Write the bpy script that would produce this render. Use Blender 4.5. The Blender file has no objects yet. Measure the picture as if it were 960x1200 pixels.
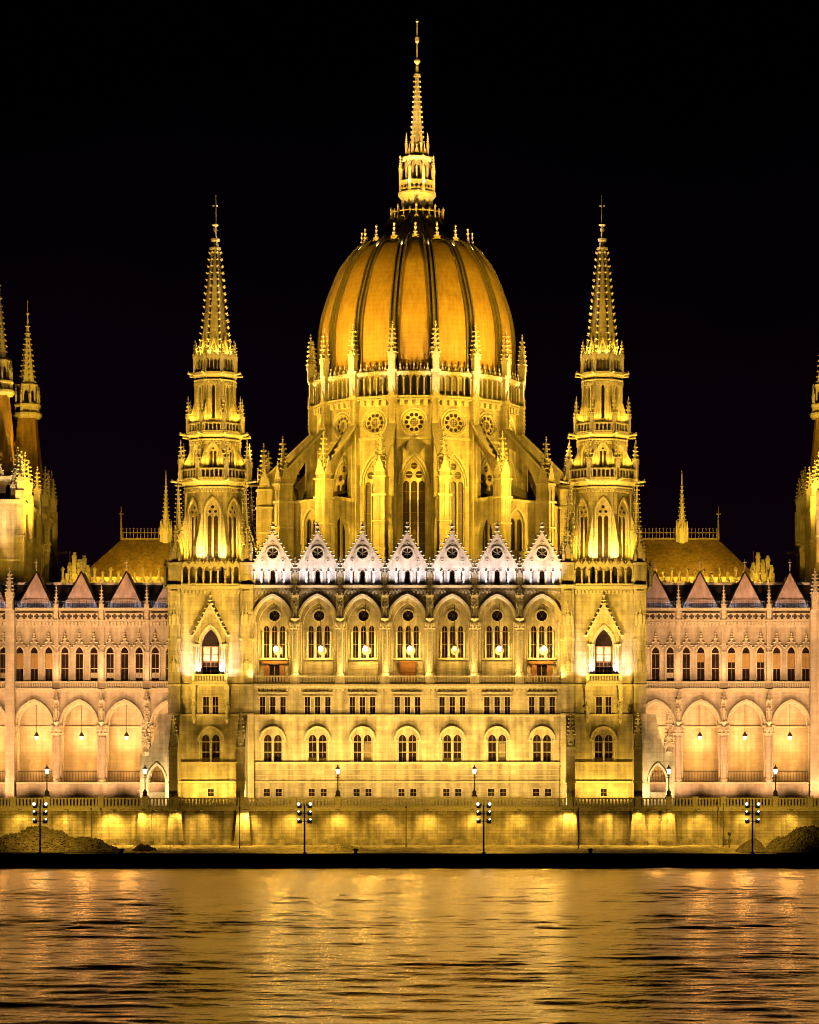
import bpy, math, random
from math import sin, cos, pi, radians, sqrt, atan2, tan
from mathutils import Vector, Matrix
from mathutils.geometry import tessellate_polygon
random.seed(7)
scene = bpy.context.scene
COL = scene.collection

# ------------------------------------------------------------------ camera, world, exposure
CAMX, CAMY, CAMZ = 11.65, -350.0, 6.0
cam_d = bpy.data.cameras.new('camera'); cam = bpy.data.objects.new('camera', cam_d); COL.objects.link(cam)
cam.location = (CAMX, CAMY, CAMZ); cam.rotation_euler = (radians(90), 0, 0)
cam_d.sensor_fit = 'HORIZONTAL'; cam_d.sensor_width = 36; cam_d.lens = 131.25
cam_d.shift_x = -0.11875; cam_d.shift_y = 0.36667
cam_d.clip_start = 1; cam_d.clip_end = 6000
scene.camera = cam
world = bpy.data.worlds.new('World'); scene.world = world; world.use_nodes = True
wn = world.node_tree; bg = wn.nodes['Background']; bg.inputs[1].default_value = 1.0
# faint city glow low in the night sky, fading to black overhead
tc = wn.nodes.new('ShaderNodeTexCoord'); sx = wn.nodes.new('ShaderNodeSeparateXYZ'); wn.links.new(tc.outputs['Generated'], sx.inputs[0])
nz = wn.nodes.new('ShaderNodeTexNoise'); nz.inputs['Scale'].default_value = 5; nz.inputs['Detail'].default_value = 4; wn.links.new(tc.outputs['Generated'], nz.inputs['Vector'])
ma = wn.nodes.new('ShaderNodeMath'); ma.operation = 'MULTIPLY_ADD'; ma.inputs[1].default_value = .12; wn.links.new(nz.outputs[0], ma.inputs[0]); wn.links.new(sx.outputs[2], ma.inputs[2])
cr_ = wn.nodes.new('ShaderNodeValToRGB'); wn.links.new(ma.outputs[0], cr_.inputs[0]); wn.links.new(cr_.outputs[0], bg.inputs[0])
cr_.color_ramp.elements[0].position = .06; cr_.color_ramp.elements[0].color = (.0052, .0012, .0042, 1)
cr_.color_ramp.elements[1].position = .30; cr_.color_ramp.elements[1].color = (.0003, .0002, .0004, 1)
e_ = cr_.color_ramp.elements.new(.18); e_.color = (.0024, .0006, .0024, 1)
scene.view_settings.view_transform = 'Standard'; scene.view_settings.look = 'None'
scene.view_settings.exposure = 0.0; scene.view_settings.gamma = 1.0
scene.cycles.use_denoising = True
scene.cycles.max_bounces = 5; scene.cycles.diffuse_bounces = 1; scene.cycles.glossy_bounces = 3
scene.cycles.sample_clamp_indirect = 6.0; scene.cycles.sample_clamp_direct = 0
scene.cycles.caustics_reflective = False; scene.cycles.caustics_refractive = False
scene.cycles.use_light_tree = True
scene.cycles.filter_width = 1.0

SOD = (1.0, 0.57, 0.045)      # yellow floodlight
FAC = (1.0, 0.60, 0.135)
TWR = (1.0, 0.585, 0.075)
DOM = (1.0, 0.60, 0.05)
LNT = (1.0, 0.76, 0.42)
AMB = (1.0, 0.58, 0.10)
WRM = (1.0, 0.68, 0.30)
PNK = (1.0, 0.515, 0.20)
COO = (0.72, 0.76, 1.0)
G = {}                       # global power factors
def spot(loc, tgt, power, color=SOD, ang=90, blend=0.8, rad=0.25):
    d = bpy.data.lights.new('spot_light', 'SPOT'); d.energy = power; d.color = color
    d.spot_size = radians(ang); d.spot_blend = blend; d.shadow_soft_size = rad
    o = bpy.data.objects.new('spot_light', d); COL.objects.link(o); o.location = loc
    v = Vector(tgt) - Vector(loc); o.rotation_euler = v.to_track_quat('-Z', 'Y').to_euler()
    return o
def point(loc, power, color=WRM, rad=0.15):
    d = bpy.data.lights.new('point_light', 'POINT'); d.energy = power; d.color = color; d.shadow_soft_size = rad
    o = bpy.data.objects.new('point_light', d); COL.objects.link(o); o.location = loc
    return o

def S(Y): return 0.1 * (350 + Y) / 350
def PX(px, Y): return CAMX + (px - 594) * S(Y)
def PZ(py, Y): return CAMZ + (952 - py) * S(Y)

DC = (0.0, 38.0)             # dome axis
TX = 23.0                    # tower axis
TERR = 6.3
BAY = 5.26

# ------------------------------------------------------------------ LIGHTS
LIGHTS = True
def lights():
    # terrace uplights close to the central facade
    for i in range(8):
        x = (i - 3.5) * BAY
        spot((x, -4.2, 6.9), (x, 0, 15.5), 2300, FAC, 150, 1.0, .2)
        spot((x, -4.4, 6.9), (x, 0, 27), 6500, FAC, 90, 1.0, .3)
        if i < 7: spot(((i-3)*BAY, -10.5, 7.0), ((i-3)*BAY*.92, 0, 20), 4700, FAC, 74, 1.0, .3)
        # on the loggia balcony, raking up the arches
        spot((x + (0.6 if i < 4 else -.6), -1.6, 21.6), (x, -.2, 30), 700, (1, .66, .16), 150, 1.0, .1)
    for s in (-1, 1):
        # tower faces, between and beside the buttresses
        for dx in (-1.8, 1.8):
            spot((s*TX + dx, -3.2, 6.9), (s*TX + dx*.6, 0, 16), 2600, TWR, 150, 1.0, .2)
            spot((s*TX + dx*1.4, -2.2, 21.3), (s*TX + dx, 0, 31), 500, FAC, 140, 1.0, .1)
        spot((s*(TX+6.2), -3.6, 6.9), (s*(TX+6.2), 0, 11.5), 4200, WRM, 130, 1.0, .2)
        # quay masts on to the tower faces
        spot((s*11, -27, 6.9), (s*TX, 0, 29), 130000, TWR, 24, 1.0, .35)
        spot((s*11, -27, 6.9), (s*12, 0, 29), 10000, FAC, 38, 1.0, .35)
        spot((s*36, -27, 6.9), (s*24, 0, 28), 60000, TWR, 28, 1.0, .35)
        spot((s*31, -27, 6.6), (s*TX, 0, 20.5), 60000, TWR, 17, 1.0, .35)
        spot((s*7.5, -27, 6.6), (s*TX, 3, 48), 130000, SOD, 26, 1.0, .35)
        spot((s*36, -27, 6.6), (s*TX, 3, 62), 250000, TWR, 26, 1.0, .35)
        # balcony door, cool
        for dx in (-1.45, 1.45):
            spot((s*TX + dx, -1.75, 22.25), (s*TX + dx*.75, -.9, 26.5), 700, COO, 130, 1.0, .06)
            spot((s*TX + dx*1.75, -1.5, 21.6), (s*TX + dx*1.6, -.5, 25.5), 260, (.9, .84, 1), 130, 1.0, .06)
        # tower octagon stages
        for a in range(8):
            th = -pi/2 + a * pi/4
            if sin(th) > .3: continue
            for dth in (-.22, .22):
                t = th + dth; c = cos(t); q = sin(t)
                for r0, z0, r1, z1, p in ((4.95, 35.7, 3.3, 41.5, 1500), (3.75, 46.9, 2.75, 50, 420), (3.0, 52.2, 2.1, 56, 340), (2.15, 60.2, 1.2, 68, 420)):
                    spot((s*TX + r0*c, 5 + r0*q, z0), (s*TX + r1*c, 5 + r1*q, z1), p, SOD, 140, 1.0, .08)
        for dx in (-1.25, 1.25):
            spot((s*TX + dx, .5, 35.8), (s*TX + dx*.8, 1.8, 38.5), 900, WRM, 130, 1.0, .08)
            spot((s*TX + dx*2.6, -.35, 33.0), (s*TX + dx*2.6, -.2, 37), 240, SOD, 150, 1.0, .08)
        # from the wing roofs on to the spires
        spot((s*38, 18, 37), (s*TX, 5, 60), 45000, SOD, 50, 1.0, .2)
        spot((s*8, 4, 40), (s*TX, 5, 60), 30000, SOD, 40, 1.0, .2)
        spot((s*8, 4, 40), (s*TX, 5, 75), 60000, WRM, 22, 1.0, .2); spot((-s*19.5, 1.5, 58), (s*TX, 5, 77.5), 160000, WRM, 14, 1.0, .15); spot((s*7.5, -27, 6.6), (s*TX, 5, 73), 120000, SOD, 12, 1.0, .3)
        # from the tower galleries on to the dome
        for z, p, tz in ((47.2, 54000, 72), (52.8, 92000, 76)):
            spot((s*(TX-3.9), 4.2, z), (s*5, 31, tz), p, DOM, 46, 1.0, .2)
        spot((s*46, 30, 50), (s*9, 36, 72), 60000, DOM, 34, 1.0, .2)
    # gables, cool
    for i in range(7):
        for dx in (-1.55, 1.55):
            spot(((i-3)*BAY + dx, -1.25, 32.6), ((i-3)*BAY + dx*.35, -.1, 36.4), 760, (.97, .86, .95), 120, 1.0, .06)
        spot(((i-3)*BAY, -12, 7.3), ((i-3)*BAY, 0, 36), 80000, (1, .72, .52), 12, 1.0, .2)
    # drum and dome, from the roof of the central block
    for x, t in ((-19, -15), (-14, -12), (-7.5, -6.5), (0, 0), (7.5, 6.5), (14, 12), (19, 15)):
        spot((x, 4.5, 35.0), (t, 24 + abs(t)*.4, 45), 31000*(1 if abs(x) < 13 else .6), SOD, 74, 1.0, .25)
        spot((x, 4.0, 34.6), (t*.9, 26, 58), 36000, SOD, 44, 1.0, .25)
    for s in (-1, 1):
        spot((s*18.8, 4.2, 47.5), (s*5, 24, 48), 64000, SOD, 60, 1.0, .2)
        spot((s*24, 24, 36), (s*15, 34, 44), 13000, SOD, 100, 1.0, .2)
    for x in (-17, -5.5, 5.5, 17):
        spot((x, 3.0, 35.5), (x*.3, 27, 71), 30000, DOM, 34, 1.0, .25)
    for s in (-1, 1):
        spot((s*33, 22, 36), (s*10, 34, 52), 26000, SOD, 60, 1.0, .3)
        spot((s*36, 26, 36), (s*8, 34, 70), 45000, DOM, 44, 1.0, .3)
    for k in range(-5, 6):       # foot of the drum gallery
        th = -pi/2 + k * pi/8
        spot((15.4*cos(th), DC[1] + 15.4*sin(th), 53.4), (13.2*cos(th), DC[1] + 13.2*sin(th), 60.8), 1700, SOD, 100, 1.0, .1)
        th += pi/16
        spot((18.2*cos(th), DC[1] + 18.2*sin(th), 55.5), (14*cos(th), DC[1] + 14*sin(th), 62.0), 7500, WRM, 40, 1.0, .1)
    for k in range(-4, 5):       # outer pinnacles
        th = -pi/2 + k * pi/8 + pi/16
        spot((23.5*cos(th), DC[1] + 23.5*sin(th), 39), (20*cos(th), DC[1] + 20*sin(th), 49.5), 3200, FAC, 40, 1.0, .1)
    # lantern and spire of the dome
    for k in range(8):
        th = -pi/2 + (k+.5) * pi/4
        if sin(th) > .5: continue
        spot((7.6*cos(th), DC[1] + 7.6*sin(th), 81.2), (1.5*cos(th), DC[1]+1.5*sin(th), 88.5), 380, LNT, 60, 1.0, .1)
        spot((7.6*cos(th), DC[1] + 7.6*sin(th), 81.2), (.3*cos(th), DC[1]+.3*sin(th), 97), 9500, LNT, 34, 1.0, .1)
        spot((2.5*cos(th), DC[1] + 2.5*sin(th), 87.4), (.5*cos(th), DC[1]+.5*sin(th), 95), 420, LNT, 80, 1.0, .1)
        for d in (-.2, .2):
            spot((8.9*cos(th+d), DC[1] + 8.9*sin(th+d), 78.2), (6.9*cos(th+d), DC[1]+6.9*sin(th+d), 80.2), 700, WRM, 90, 1.0, .08)
    # retaining wall downlights, and the masts' lower heads on to the verge
    for px in list(range(24, 960, 53)) + [165, 206, 285, 668, 748, 784, 131]:
        x = PX(px, -14)
        spot((x, -14.15, 6.05), (x, -13.3, 3.2), 500, TWR, 140, 1.0, .06)
        spot((x, -15.0, 6.1), (x, -13.4, 1.5), 380, TWR, 140, 1.0, .06)
    for px in (47, 357, 567, 882):
        x = PX(px, -27)
        spot((x, -26.8, 6.2), (x, -13, 3.6), 6000, SOD, 120, 1.0, .2)
    # wings
    for s in (-1, 1):
        for tx_ in (34, 46):
            spot((s*tx_, -27, 6.9), (s*tx_, 20, 27), 85000, PNK, 30, 1.0, .3)
        for tx_ in (36, 47): spot((s*tx_, -27, 6.9), (s*tx_, 21, 35), 90000, PNK, 16, 1.0, .3)
        for i in range(7):
            x = s * (30.1 + 5.6 * i - 2.8)
            spot((x, 9.5, 6.8), (x, 20, 25), 6500, PNK, 80, 1.0, .25)
            spot((x, 15.2, 6.8), (x, 19.9, 17), 5200, PNK, 110, 1.0, .2)
            if i != 4: spot((x, 18.0, 22.3), (x, 19.9, 29), 520, PNK, 150, 1.0, .1)
            if i < 6:
                xb = s * (30.1 + 5.6 * i)
                spot((xb, 22.0, 10.2), (xb, 24.6, 16), 950, (1, .48, .11), 150, 1.0, .15)
                for dx in (-2.1, 2.1):
                    spot((xb + dx, 19.3, 31.75), (xb + dx*.6, 20.6, 32.6), 60, COO, 150, 1.0, .05)
        # rear roofs and their finials
        spot((s*33, 33, 35.4), (s*34, 46, 40), 12000, SOD, 130, 1.0, .2)
        spot((s*40, 38, 35.8), (s*39, 46, 40), 3500, SOD, 130, 1.0, .2)
        spot((s*38, 37, 36.5), (s*34, 50, 46), 9000, SOD, 80, 1.0, .2)
        for x in (28, 33, 38, 43): spot((s*x, 25.4, 34.9), (s*x, 30, 36.6), 1100, SOD, 150, 1.0, .1)
        spot((s*44.3, 31, 35.5), (s*44.3, 34, 38.5), 500, SOD, 130, 1.0, .2)
        # chamber block towers
        spot((s*47, 22.5, 36), (s*53, 30, 44), 4500, SOD, 90, 1.0, .2)
        spot((s*42, 44, 37.5), (s*51, 46, 42), 34000, SOD, 110, 1.0, .2)
        spot((s*42, 26, 36), (s*53.5, 40, 57), 130000, SOD, 50, 1.0, .2)
        spot((s*44, 55, 36), (s*53.5, 56, 56), 40000, SOD, 70, 1.0, .2)
        spot((s*57, 24, 36), (s*54, 33, 50), 20000, WRM, 70, 1.0, .2)
if LIGHTS: lights()

# ------------------------------------------------------------------ materials
def N(nt, t, **kw):
    n = nt.nodes.new(t)
    for k, v in kw.items(): setattr(n, k, v)
    return n
def new_mat(name):
    m = bpy.data.materials.new(name); m.use_nodes = True
    return m, m.node_tree, m.node_tree.nodes['Principled BSDF']
def wall_uv(nt):
    """vector that runs along any upright wall: (distance along the wall, height, 0)"""
    geo = N(nt, 'ShaderNodeNewGeometry')
    cr = N(nt, 'ShaderNodeVectorMath', operation='CROSS_PRODUCT'); cr.inputs[1].default_value = (0, 0, 1)
    nt.links.new(geo.outputs['True Normal'], cr.inputs[0])
    nm = N(nt, 'ShaderNodeVectorMath', operation='NORMALIZE'); nt.links.new(cr.outputs[0], nm.inputs[0])
    dt = N(nt, 'ShaderNodeVectorMath', operation='DOT_PRODUCT'); nt.links.new(nm.outputs[0], dt.inputs[0]); nt.links.new(geo.outputs['Position'], dt.inputs[1])
    sp = N(nt, 'ShaderNodeSeparateXYZ'); nt.links.new(geo.outputs['Position'], sp.inputs[0])
    cb = N(nt, 'ShaderNodeCombineXYZ'); nt.links.new(dt.outputs['Value'], cb.inputs[0]); nt.links.new(sp.outputs[2], cb.inputs[1])
    return geo, cb
def stone(name, c1, c2, mortar, bw=1.5, bh=0.52, ms=0.03, stain=(0.62, 1.1), rough=.85, bump=.35, warm=0.5):
    m, nt, b = new_mat(name)
    geo, uv = wall_uv(nt)
    br = N(nt, 'ShaderNodeTexBrick'); br.offset = .5
    nt.links.new(uv.outputs[0], br.inputs['Vector'])
    br.inputs['Color1'].default_value = (*c1, 1); br.inputs['Color2'].default_value = (*c2, 1); br.inputs['Mortar'].default_value = (*mortar, 1)
    br.inputs['Scale'].default_value = 1; br.inputs['Mortar Size'].default_value = ms; br.inputs['Mortar Smooth'].default_value = .3
    br.inputs['Brick Width'].default_value = bw; br.inputs['Row Height'].default_value = bh; br.inputs['Bias'].default_value = -.1
    # patches and rain streaks
    no = N(nt, 'ShaderNodeTexNoise'); no.inputs['Scale'].default_value = .45; no.inputs['Detail'].default_value = 8; no.inputs['Roughness'].default_value = .65
    nt.links.new(geo.outputs['Position'], no.inputs['Vector'])
    mp = N(nt, 'ShaderNodeMapping'); mp.inputs['Scale'].default_value = (1.6, 1.6, .14); nt.links.new(geo.outputs['Position'], mp.inputs[0])
    n2 = N(nt, 'ShaderNodeTexNoise'); n2.inputs['Scale'].default_value = 1.0; n2.inputs['Detail'].default_value = 6; nt.links.new(mp.outputs[0], n2.inputs['Vector'])
    mx = N(nt, 'ShaderNodeMath', operation='MULTIPLY'); nt.links.new(no.outputs[0], mx.inputs[0]); nt.links.new(n2.outputs[0], mx.inputs[1])
    mr = N(nt, 'ShaderNodeMapRange'); mr.inputs[1].default_value = .13; mr.inputs[2].default_value = .36; mr.inputs[3].default_value = stain[0]; mr.inputs[4].default_value = stain[1]
    nt.links.new(mx.outputs[0], mr.inputs[0])
    mul = N(nt, 'ShaderNodeMix', data_type='RGBA', blend_type='MULTIPLY'); mul.inputs[0].default_value = 1
    nt.links.new(br.outputs['Color'], mul.inputs[6]); nt.links.new(mr.outputs[0], mul.inputs[7])
    nt.links.new(mul.outputs[2], b.inputs['Base Color'])
    b.inputs['Roughness'].default_value = rough
    n3 = N(nt, 'ShaderNodeTexNoise'); n3.inputs['Scale'].default_value = 5; n3.inputs['Detail'].default_value = 5; nt.links.new(geo.outputs['Position'], n3.inputs['Vector'])
    ad = N(nt, 'ShaderNodeMath', operation='MULTIPLY_ADD'); ad.inputs[1].default_value = .6; nt.links.new(n3.outputs[0], ad.inputs[0])
    inv = N(nt, 'ShaderNodeMath', operation='SUBTRACT'); inv.inputs[0].default_value = 1; nt.links.new(br.outputs['Fac'], inv.inputs[1]); nt.links.new(inv.outputs[0], ad.inputs[2])
    bp = N(nt, 'ShaderNodeBump'); bp.inputs['Strength'].default_value = bump; bp.inputs['Distance'].default_value = .06
    nt.links.new(ad.outputs[0], bp.inputs['Height']); nt.links.new(bp.outputs[0], b.inputs['Normal'])
    return m
def plain(name, c, rough=.6, metal=0.0, noise=.25, scale=3.0, bump=0.0, emit=None, es=0):
    m, nt, b = new_mat(name)
    geo = N(nt, 'ShaderNodeNewGeometry')
    no = N(nt, 'ShaderNodeTexNoise'); no.inputs['Scale'].default_value = scale; no.inputs['Detail'].default_value = 6
    nt.links.new(geo.outputs['Position'], no.inputs['Vector'])
    mr = N(nt, 'ShaderNodeMapRange'); mr.inputs[1].default_value = .3; mr.inputs[2].default_value = .7; mr.inputs[3].default_value = 1 - noise; mr.inputs[4].default_value = 1 + noise
    nt.links.new(no.outputs[0], mr.inputs[0])
    mul = N(nt, 'ShaderNodeMix', data_type='RGBA', blend_type='MULTIPLY'); mul.inputs[0].default_value = 1; mul.inputs[6].default_value = (*c, 1)
    nt.links.new(mr.outputs[0], mul.inputs[7]); nt.links.new(mul.outputs[2], b.inputs['Base Color'])
    b.inputs['Roughness'].default_value = rough; b.inputs['Metallic'].default_value = metal
    if bump:
        bp = N(nt, 'ShaderNodeBump'); bp.inputs['Strength'].default_value = bump; bp.inputs['Distance'].default_value = .1
        nt.links.new(no.outputs[0], bp.inputs['Height']); nt.links.new(bp.outputs[0], b.inputs['Normal'])
    if emit: b.inputs['Emission Color'].default_value = (*emit, 1); b.inputs['Emission Strength'].default_value = es
    return m
M_STONE = stone('limestone', (.50, .44, .34), (.39, .34, .255), (.34, .29, .21), ms=.02, stain=(.42, 1.15))
M_CARV = plain('carved_limestone', (.47, .42, .33), .85, noise=.3, scale=6, bump=.3)
M_PINK = stone('pale_limestone', (.52, .45, .38), (.45, .39, .33), (.40, .34, .285), bw=1.3, bh=.45, ms=.018)
M_DRUM = stone('drum_limestone', (.47, .41, .29), (.40, .345, .24), (.34, .29, .20), bw=1.6, bh=.6, ms=.018, stain=(.42, 1.15))
M_QUAYW = stone('quay_ashlar', (.36, .31, .22), (.26, .22, .155), (.19, .16, .11), bw=1.1, bh=.36, ms=.02, stain=(.32, 1.25), bump=.6)
M_GLASS = plain('dark_glass', (.022, .014, .014), .12, noise=.4, scale=.7)
M_LEAD = plain('leaded_glass', (.035, .022, .010), .35, noise=.5, scale=2.5)
M_FRAME = plain('window_frame', (.20, .15, .10), .6)
M_WHITEF = plain('pale_window_frame', (.42, .38, .32), .6)
M_BLIND = plain('blind', (.34, .22, .08), .8, noise=.15, scale=1.5)
M_WOOD = plain('brown_door', (.20, .085, .03), .6)
M_SLATE = plain('dark_slate', (.045, .030, .032), .55, noise=.35, scale=2)
M_IRON = plain('black_iron', (.018, .016, .014), .5, noise=.2)
M_GILT = plain('gilded_stone', (.60, .47, .24), .5, noise=.2, scale=5)
M_LEADR = plain('rib_metal', (.13, .10, .045), .5, noise=.3, scale=3)
M_DARKQ = plain('shaded_wet_quay_edge', (.012, .010, .008), .8, noise=.5, scale=1.5)  # wet stone, with the unlit dark of the quay wall put into its colour
def emat(name, c, s):
    m, nt, b = new_mat(name); b.inputs['Base Color'].default_value = (.8, .8, .8, 1)
    b.inputs['Emission Color'].default_value = (*c, 1); b.inputs['Emission Strength'].default_value = s
    return m
M_LAMP = emat('lit_lamp_glass', (1, .88, .62), 5)
M_LAMPW = emat('lit_globe', (1, .86, .55), 5)
M_WALLL = emat('lit_wall_lamp', (1, .8, .25), 1.2)
M_FLOOD = emat('lit_floodlight', (1, .93, .8), 5)
def roofmat(name, c1, c2, lines=2.2, rough=.5, streak=.35):
    m, nt, b = new_mat(name)
    geo = N(nt, 'ShaderNodeNewGeometry')
    sp = N(nt, 'ShaderNodeSeparateXYZ'); nt.links.new(geo.outputs['Position'], sp.inputs[0])
    no = N(nt, 'ShaderNodeTexNoise'); no.inputs['Scale'].default_value = .55; no.inputs['Detail'].default_value = 9; no.inputs['Roughness'].default_value = .7
    nt.links.new(geo.outputs['Position'], no.inputs['Vector'])
    mix = N(nt, 'ShaderNodeMix', data_type='RGBA'); mix.inputs[6].default_value = (*c1, 1); mix.inputs[7].default_value = (*c2, 1)
    mr = N(nt, 'ShaderNodeMapRange'); mr.inputs[1].default_value = .35; mr.inputs[2].default_value = .65; nt.links.new(no.outputs[0], mr.inputs[0]); nt.links.new(mr.outputs[0], mix.inputs[0])
    ml = N(nt, 'ShaderNodeMath', operation='MULTIPLY'); ml.inputs[1].default_value = lines; nt.links.new(sp.outputs[2], ml.inputs[0])
    fr = N(nt, 'ShaderNodeMath', operation='FRACT'); nt.links.new(ml.outputs[0], fr.inputs[0])
    gt = N(nt, 'ShaderNodeMapRange'); gt.inputs[1].default_value = 0; gt.inputs[2].default_value = .25; gt.inputs[3].default_value = .86; gt.inputs[4].default_value = 1; nt.links.new(fr.outputs[0], gt.inputs[0])
    mp = N(nt, 'ShaderNodeMapping'); mp.inputs['Scale'].default_value = (2.5, 2.5, .25); nt.links.new(geo.outputs['Position'], mp.inputs[0])
    n2 = N(nt, 'ShaderNodeTexNoise'); n2.inputs['Detail'].default_value = 6; n2.inputs['Scale'].default_value = 1; nt.links.new(mp.outputs[0], n2.inputs['Vector'])
    m2 = N(nt, 'ShaderNodeMapRange'); m2.inputs[1].default_value = .3; m2.inputs[2].default_value = .7; m2.inputs[3].default_value = 1-streak; m2.inputs[4].default_value = 1+streak*.6; nt.links.new(n2.outputs[0], m2.inputs[0])
    mm = N(nt, 'ShaderNodeMath', operation='MULTIPLY'); nt.links.new(gt.outputs[0], mm.inputs[0]); nt.links.new(m2.outputs[0], mm.inputs[1])
    mul = N(nt, 'ShaderNodeMix', data_type='RGBA', blend_type='MULTIPLY'); mul.inputs[0].default_value = 1
    nt.links.new(mix.outputs[2], mul.inputs[6]); nt.links.new(mm.outputs[0], mul.inputs[7]); nt.links.new(mul.outputs[2], b.inputs['Base Color'])
    b.inputs['Roughness'].default_value = rough
    return m
M_DOME = roofmat('dome_roof_tiles', (.44, .265, .05), (.34, .20, .035), 1.6, streak=.22)
M_ROOF = roofmat('old_roof_tiles', (.28, .19, .06), (.16, .11, .035), 1.8, streak=.5)
M_GROOF = roofmat('pink_dormer_roof', (.62, .45, .38), (.48, .34, .28), 2.6)
M_TROOF = roofmat('tower_roof_tiles', (.42, .26, .05), (.28, .17, .035), 1.8, streak=.5)

# ------------------------------------------------------------------ mesh builder
class MB:
    def __init__(s): s.v = []; s.f = []; s.mi = []; s.sm = []; s.mats = []; s.M = None
    def mid(s, m):
        if m not in s.mats: s.mats.append(m)
        return s.mats.index(m)
    def add(s, vs, fs, mat, smooth=False):
        b = len(s.v)
        if s.M is not None:
            for p in vs: s.v.append(tuple(s.M @ Vector(p)))
        else: s.v.extend(tuple(p) for p in vs)
        k = s.mid(mat)
        for f in fs: s.f.append(tuple(b + i for i in f)); s.mi.append(k); s.sm.append(smooth)
    def box(s, x0, x1, y0, y1, z0, z1, mat):
        s.add([(x0,y0,z0),(x1,y0,z0),(x1,y1,z0),(x0,y1,z0),(x0,y0,z1),(x1,y0,z1),(x1,y1,z1),(x0,y1,z1)],
              [(0,3,2,1),(4,5,6,7),(0,1,5,4),(1,2,6,5),(2,3,7,6),(3,0,4,7)], mat)
    def plate(s, outer, holes, y0, y1, mat, back=True, hy=None):
        """outline in (x, z), extruded from y0 (front) to y1, with holes cut through"""
        loops = [outer] + list(holes)
        tri = tessellate_polygon([[Vector((x, z, 0)) for x, z in L] for L in loops])
        flat = [p for L in loops for p in L]; n = len(flat)
        vs = [(x, y0, z) for x, z in flat] + [(x, y1, z) for x, z in flat]
        fs = []
        for a, b, c in tri:
            (ax, az), (bx, bz), (cx, cz) = flat[a], flat[b], flat[c]
            if (bx-ax)*(cz-az) - (bz-az)*(cx-ax) < 0: b, c = c, b
            fs.append((a, b, c))
            if back: fs.append((n+a, n+c, n+b))
        k = 0
        for L in loops:
            m = len(L)
            for i in range(m):
                j = (i+1) % m; fs.append((k+i, n+k+i, n+k+j, k+j))
            k += m
        s.add(vs, fs, mat)
    def strip(s, inner, outer, y0, y1, mat):
        """moulding between two curves with the same number of points"""
        n = len(inner)
        vs = [(x,y0,z) for x,z in inner] + [(x,y0,z) for x,z in outer] + [(x,y1,z) for x,z in inner] + [(x,y1,z) for x,z in outer]
        fs = []
        for i in range(n-1):
            fs += [(i, i+1, n+i+1, n+i), (i, 2*n+i, 2*n+i+1, i+1), (n+i, n+i+1, 3*n+i+1, 3*n+i)]
        fs += [(0, n, 3*n, 2*n), (n-1, 3*n-1, 4*n-1, 2*n-1)]
        s.add(vs, fs, mat)
    def prism(s, pts, z0, z1, mat, top=None):
        """plan outline raised from z0 to z1; top: other outline for the upper end"""
        n = len(pts); top = top or pts
        s.add([(x,y,z0) for x,y in pts] + [(x,y,z1) for x,y in top],
              [tuple(range(n-1,-1,-1)), tuple(range(n, 2*n))] + [(i, (i+1)%n, n+(i+1)%n, n+i) for i in range(n)], mat)
    def lathe(s, prof, n, cx, cy, mat, rot=0.0, smooth=False, sx=1, sy=1):
        vs = []; fs = []
        for r, z in prof:
            for i in range(n):
                a = rot + 2*pi*i/n; vs.append((cx + r*cos(a)*sx, cy + r*sin(a)*sy, z))
        for j in range(len(prof)-1):
            for i in range(n):
                k = (i+1) % n; fs.append((j*n+i, j*n+k, (j+1)*n+k, (j+1)*n+i))
        s.add(vs, fs + [tuple(range(n-1,-1,-1)), tuple(range((len(prof)-1)*n, len(prof)*n))], mat, smooth)
    def bud(s, x, y, z, r, h, mat):
        s.add([(x-r,y,z),(x,y-r,z),(x+r,y,z),(x,y+r,z),(x,y,z-h),(x,y,z+h)],
              [(0,1,5),(1,2,5),(2,3,5),(3,0,5),(1,0,4),(2,1,4),(3,2,4),(0,3,4)], mat)
    def tube(s, pts, r, mat, n=6):
        pts = [Vector(p) for p in pts]; vs = []; fs = []
        for i, p in enumerate(pts):
            d = (pts[min(i+1, len(pts)-1)] - pts[max(i-1, 0)]).normalized()
            u = d.cross(Vector((0, 0, 1)) if abs(d.z) < .9 else Vector((1, 0, 0))).normalized(); w = d.cross(u)
            rr = r[i] if isinstance(r, (list, tuple)) else r
            for k in range(n): a = 2*pi*k/n; vs.append(p + u*rr*cos(a) + w*rr*sin(a))
        for j in range(len(pts)-1):
            for k in range(n): fs.append((j*n+k, j*n+(k+1)%n, (j+1)*n+(k+1)%n, (j+1)*n+k))
        fs += [tuple(range(n)), tuple(range((len(pts)-1)*n, len(pts)*n))]
        s.add(vs, fs, mat, True)
    def mesh(s, name):
        me = bpy.data.meshes.new(name); me.from_pydata(s.v, [], s.f)
        for m in s.mats: me.materials.append(m)
        me.polygons.foreach_set('material_index', s.mi); me.polygons.foreach_set('use_smooth', s.sm)
        me.update(); return me
def rotz(a, cx=0, cy=0): return Matrix.Translation((cx, cy, 0)) @ Matrix.Rotation(a, 4, 'Z')

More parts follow.
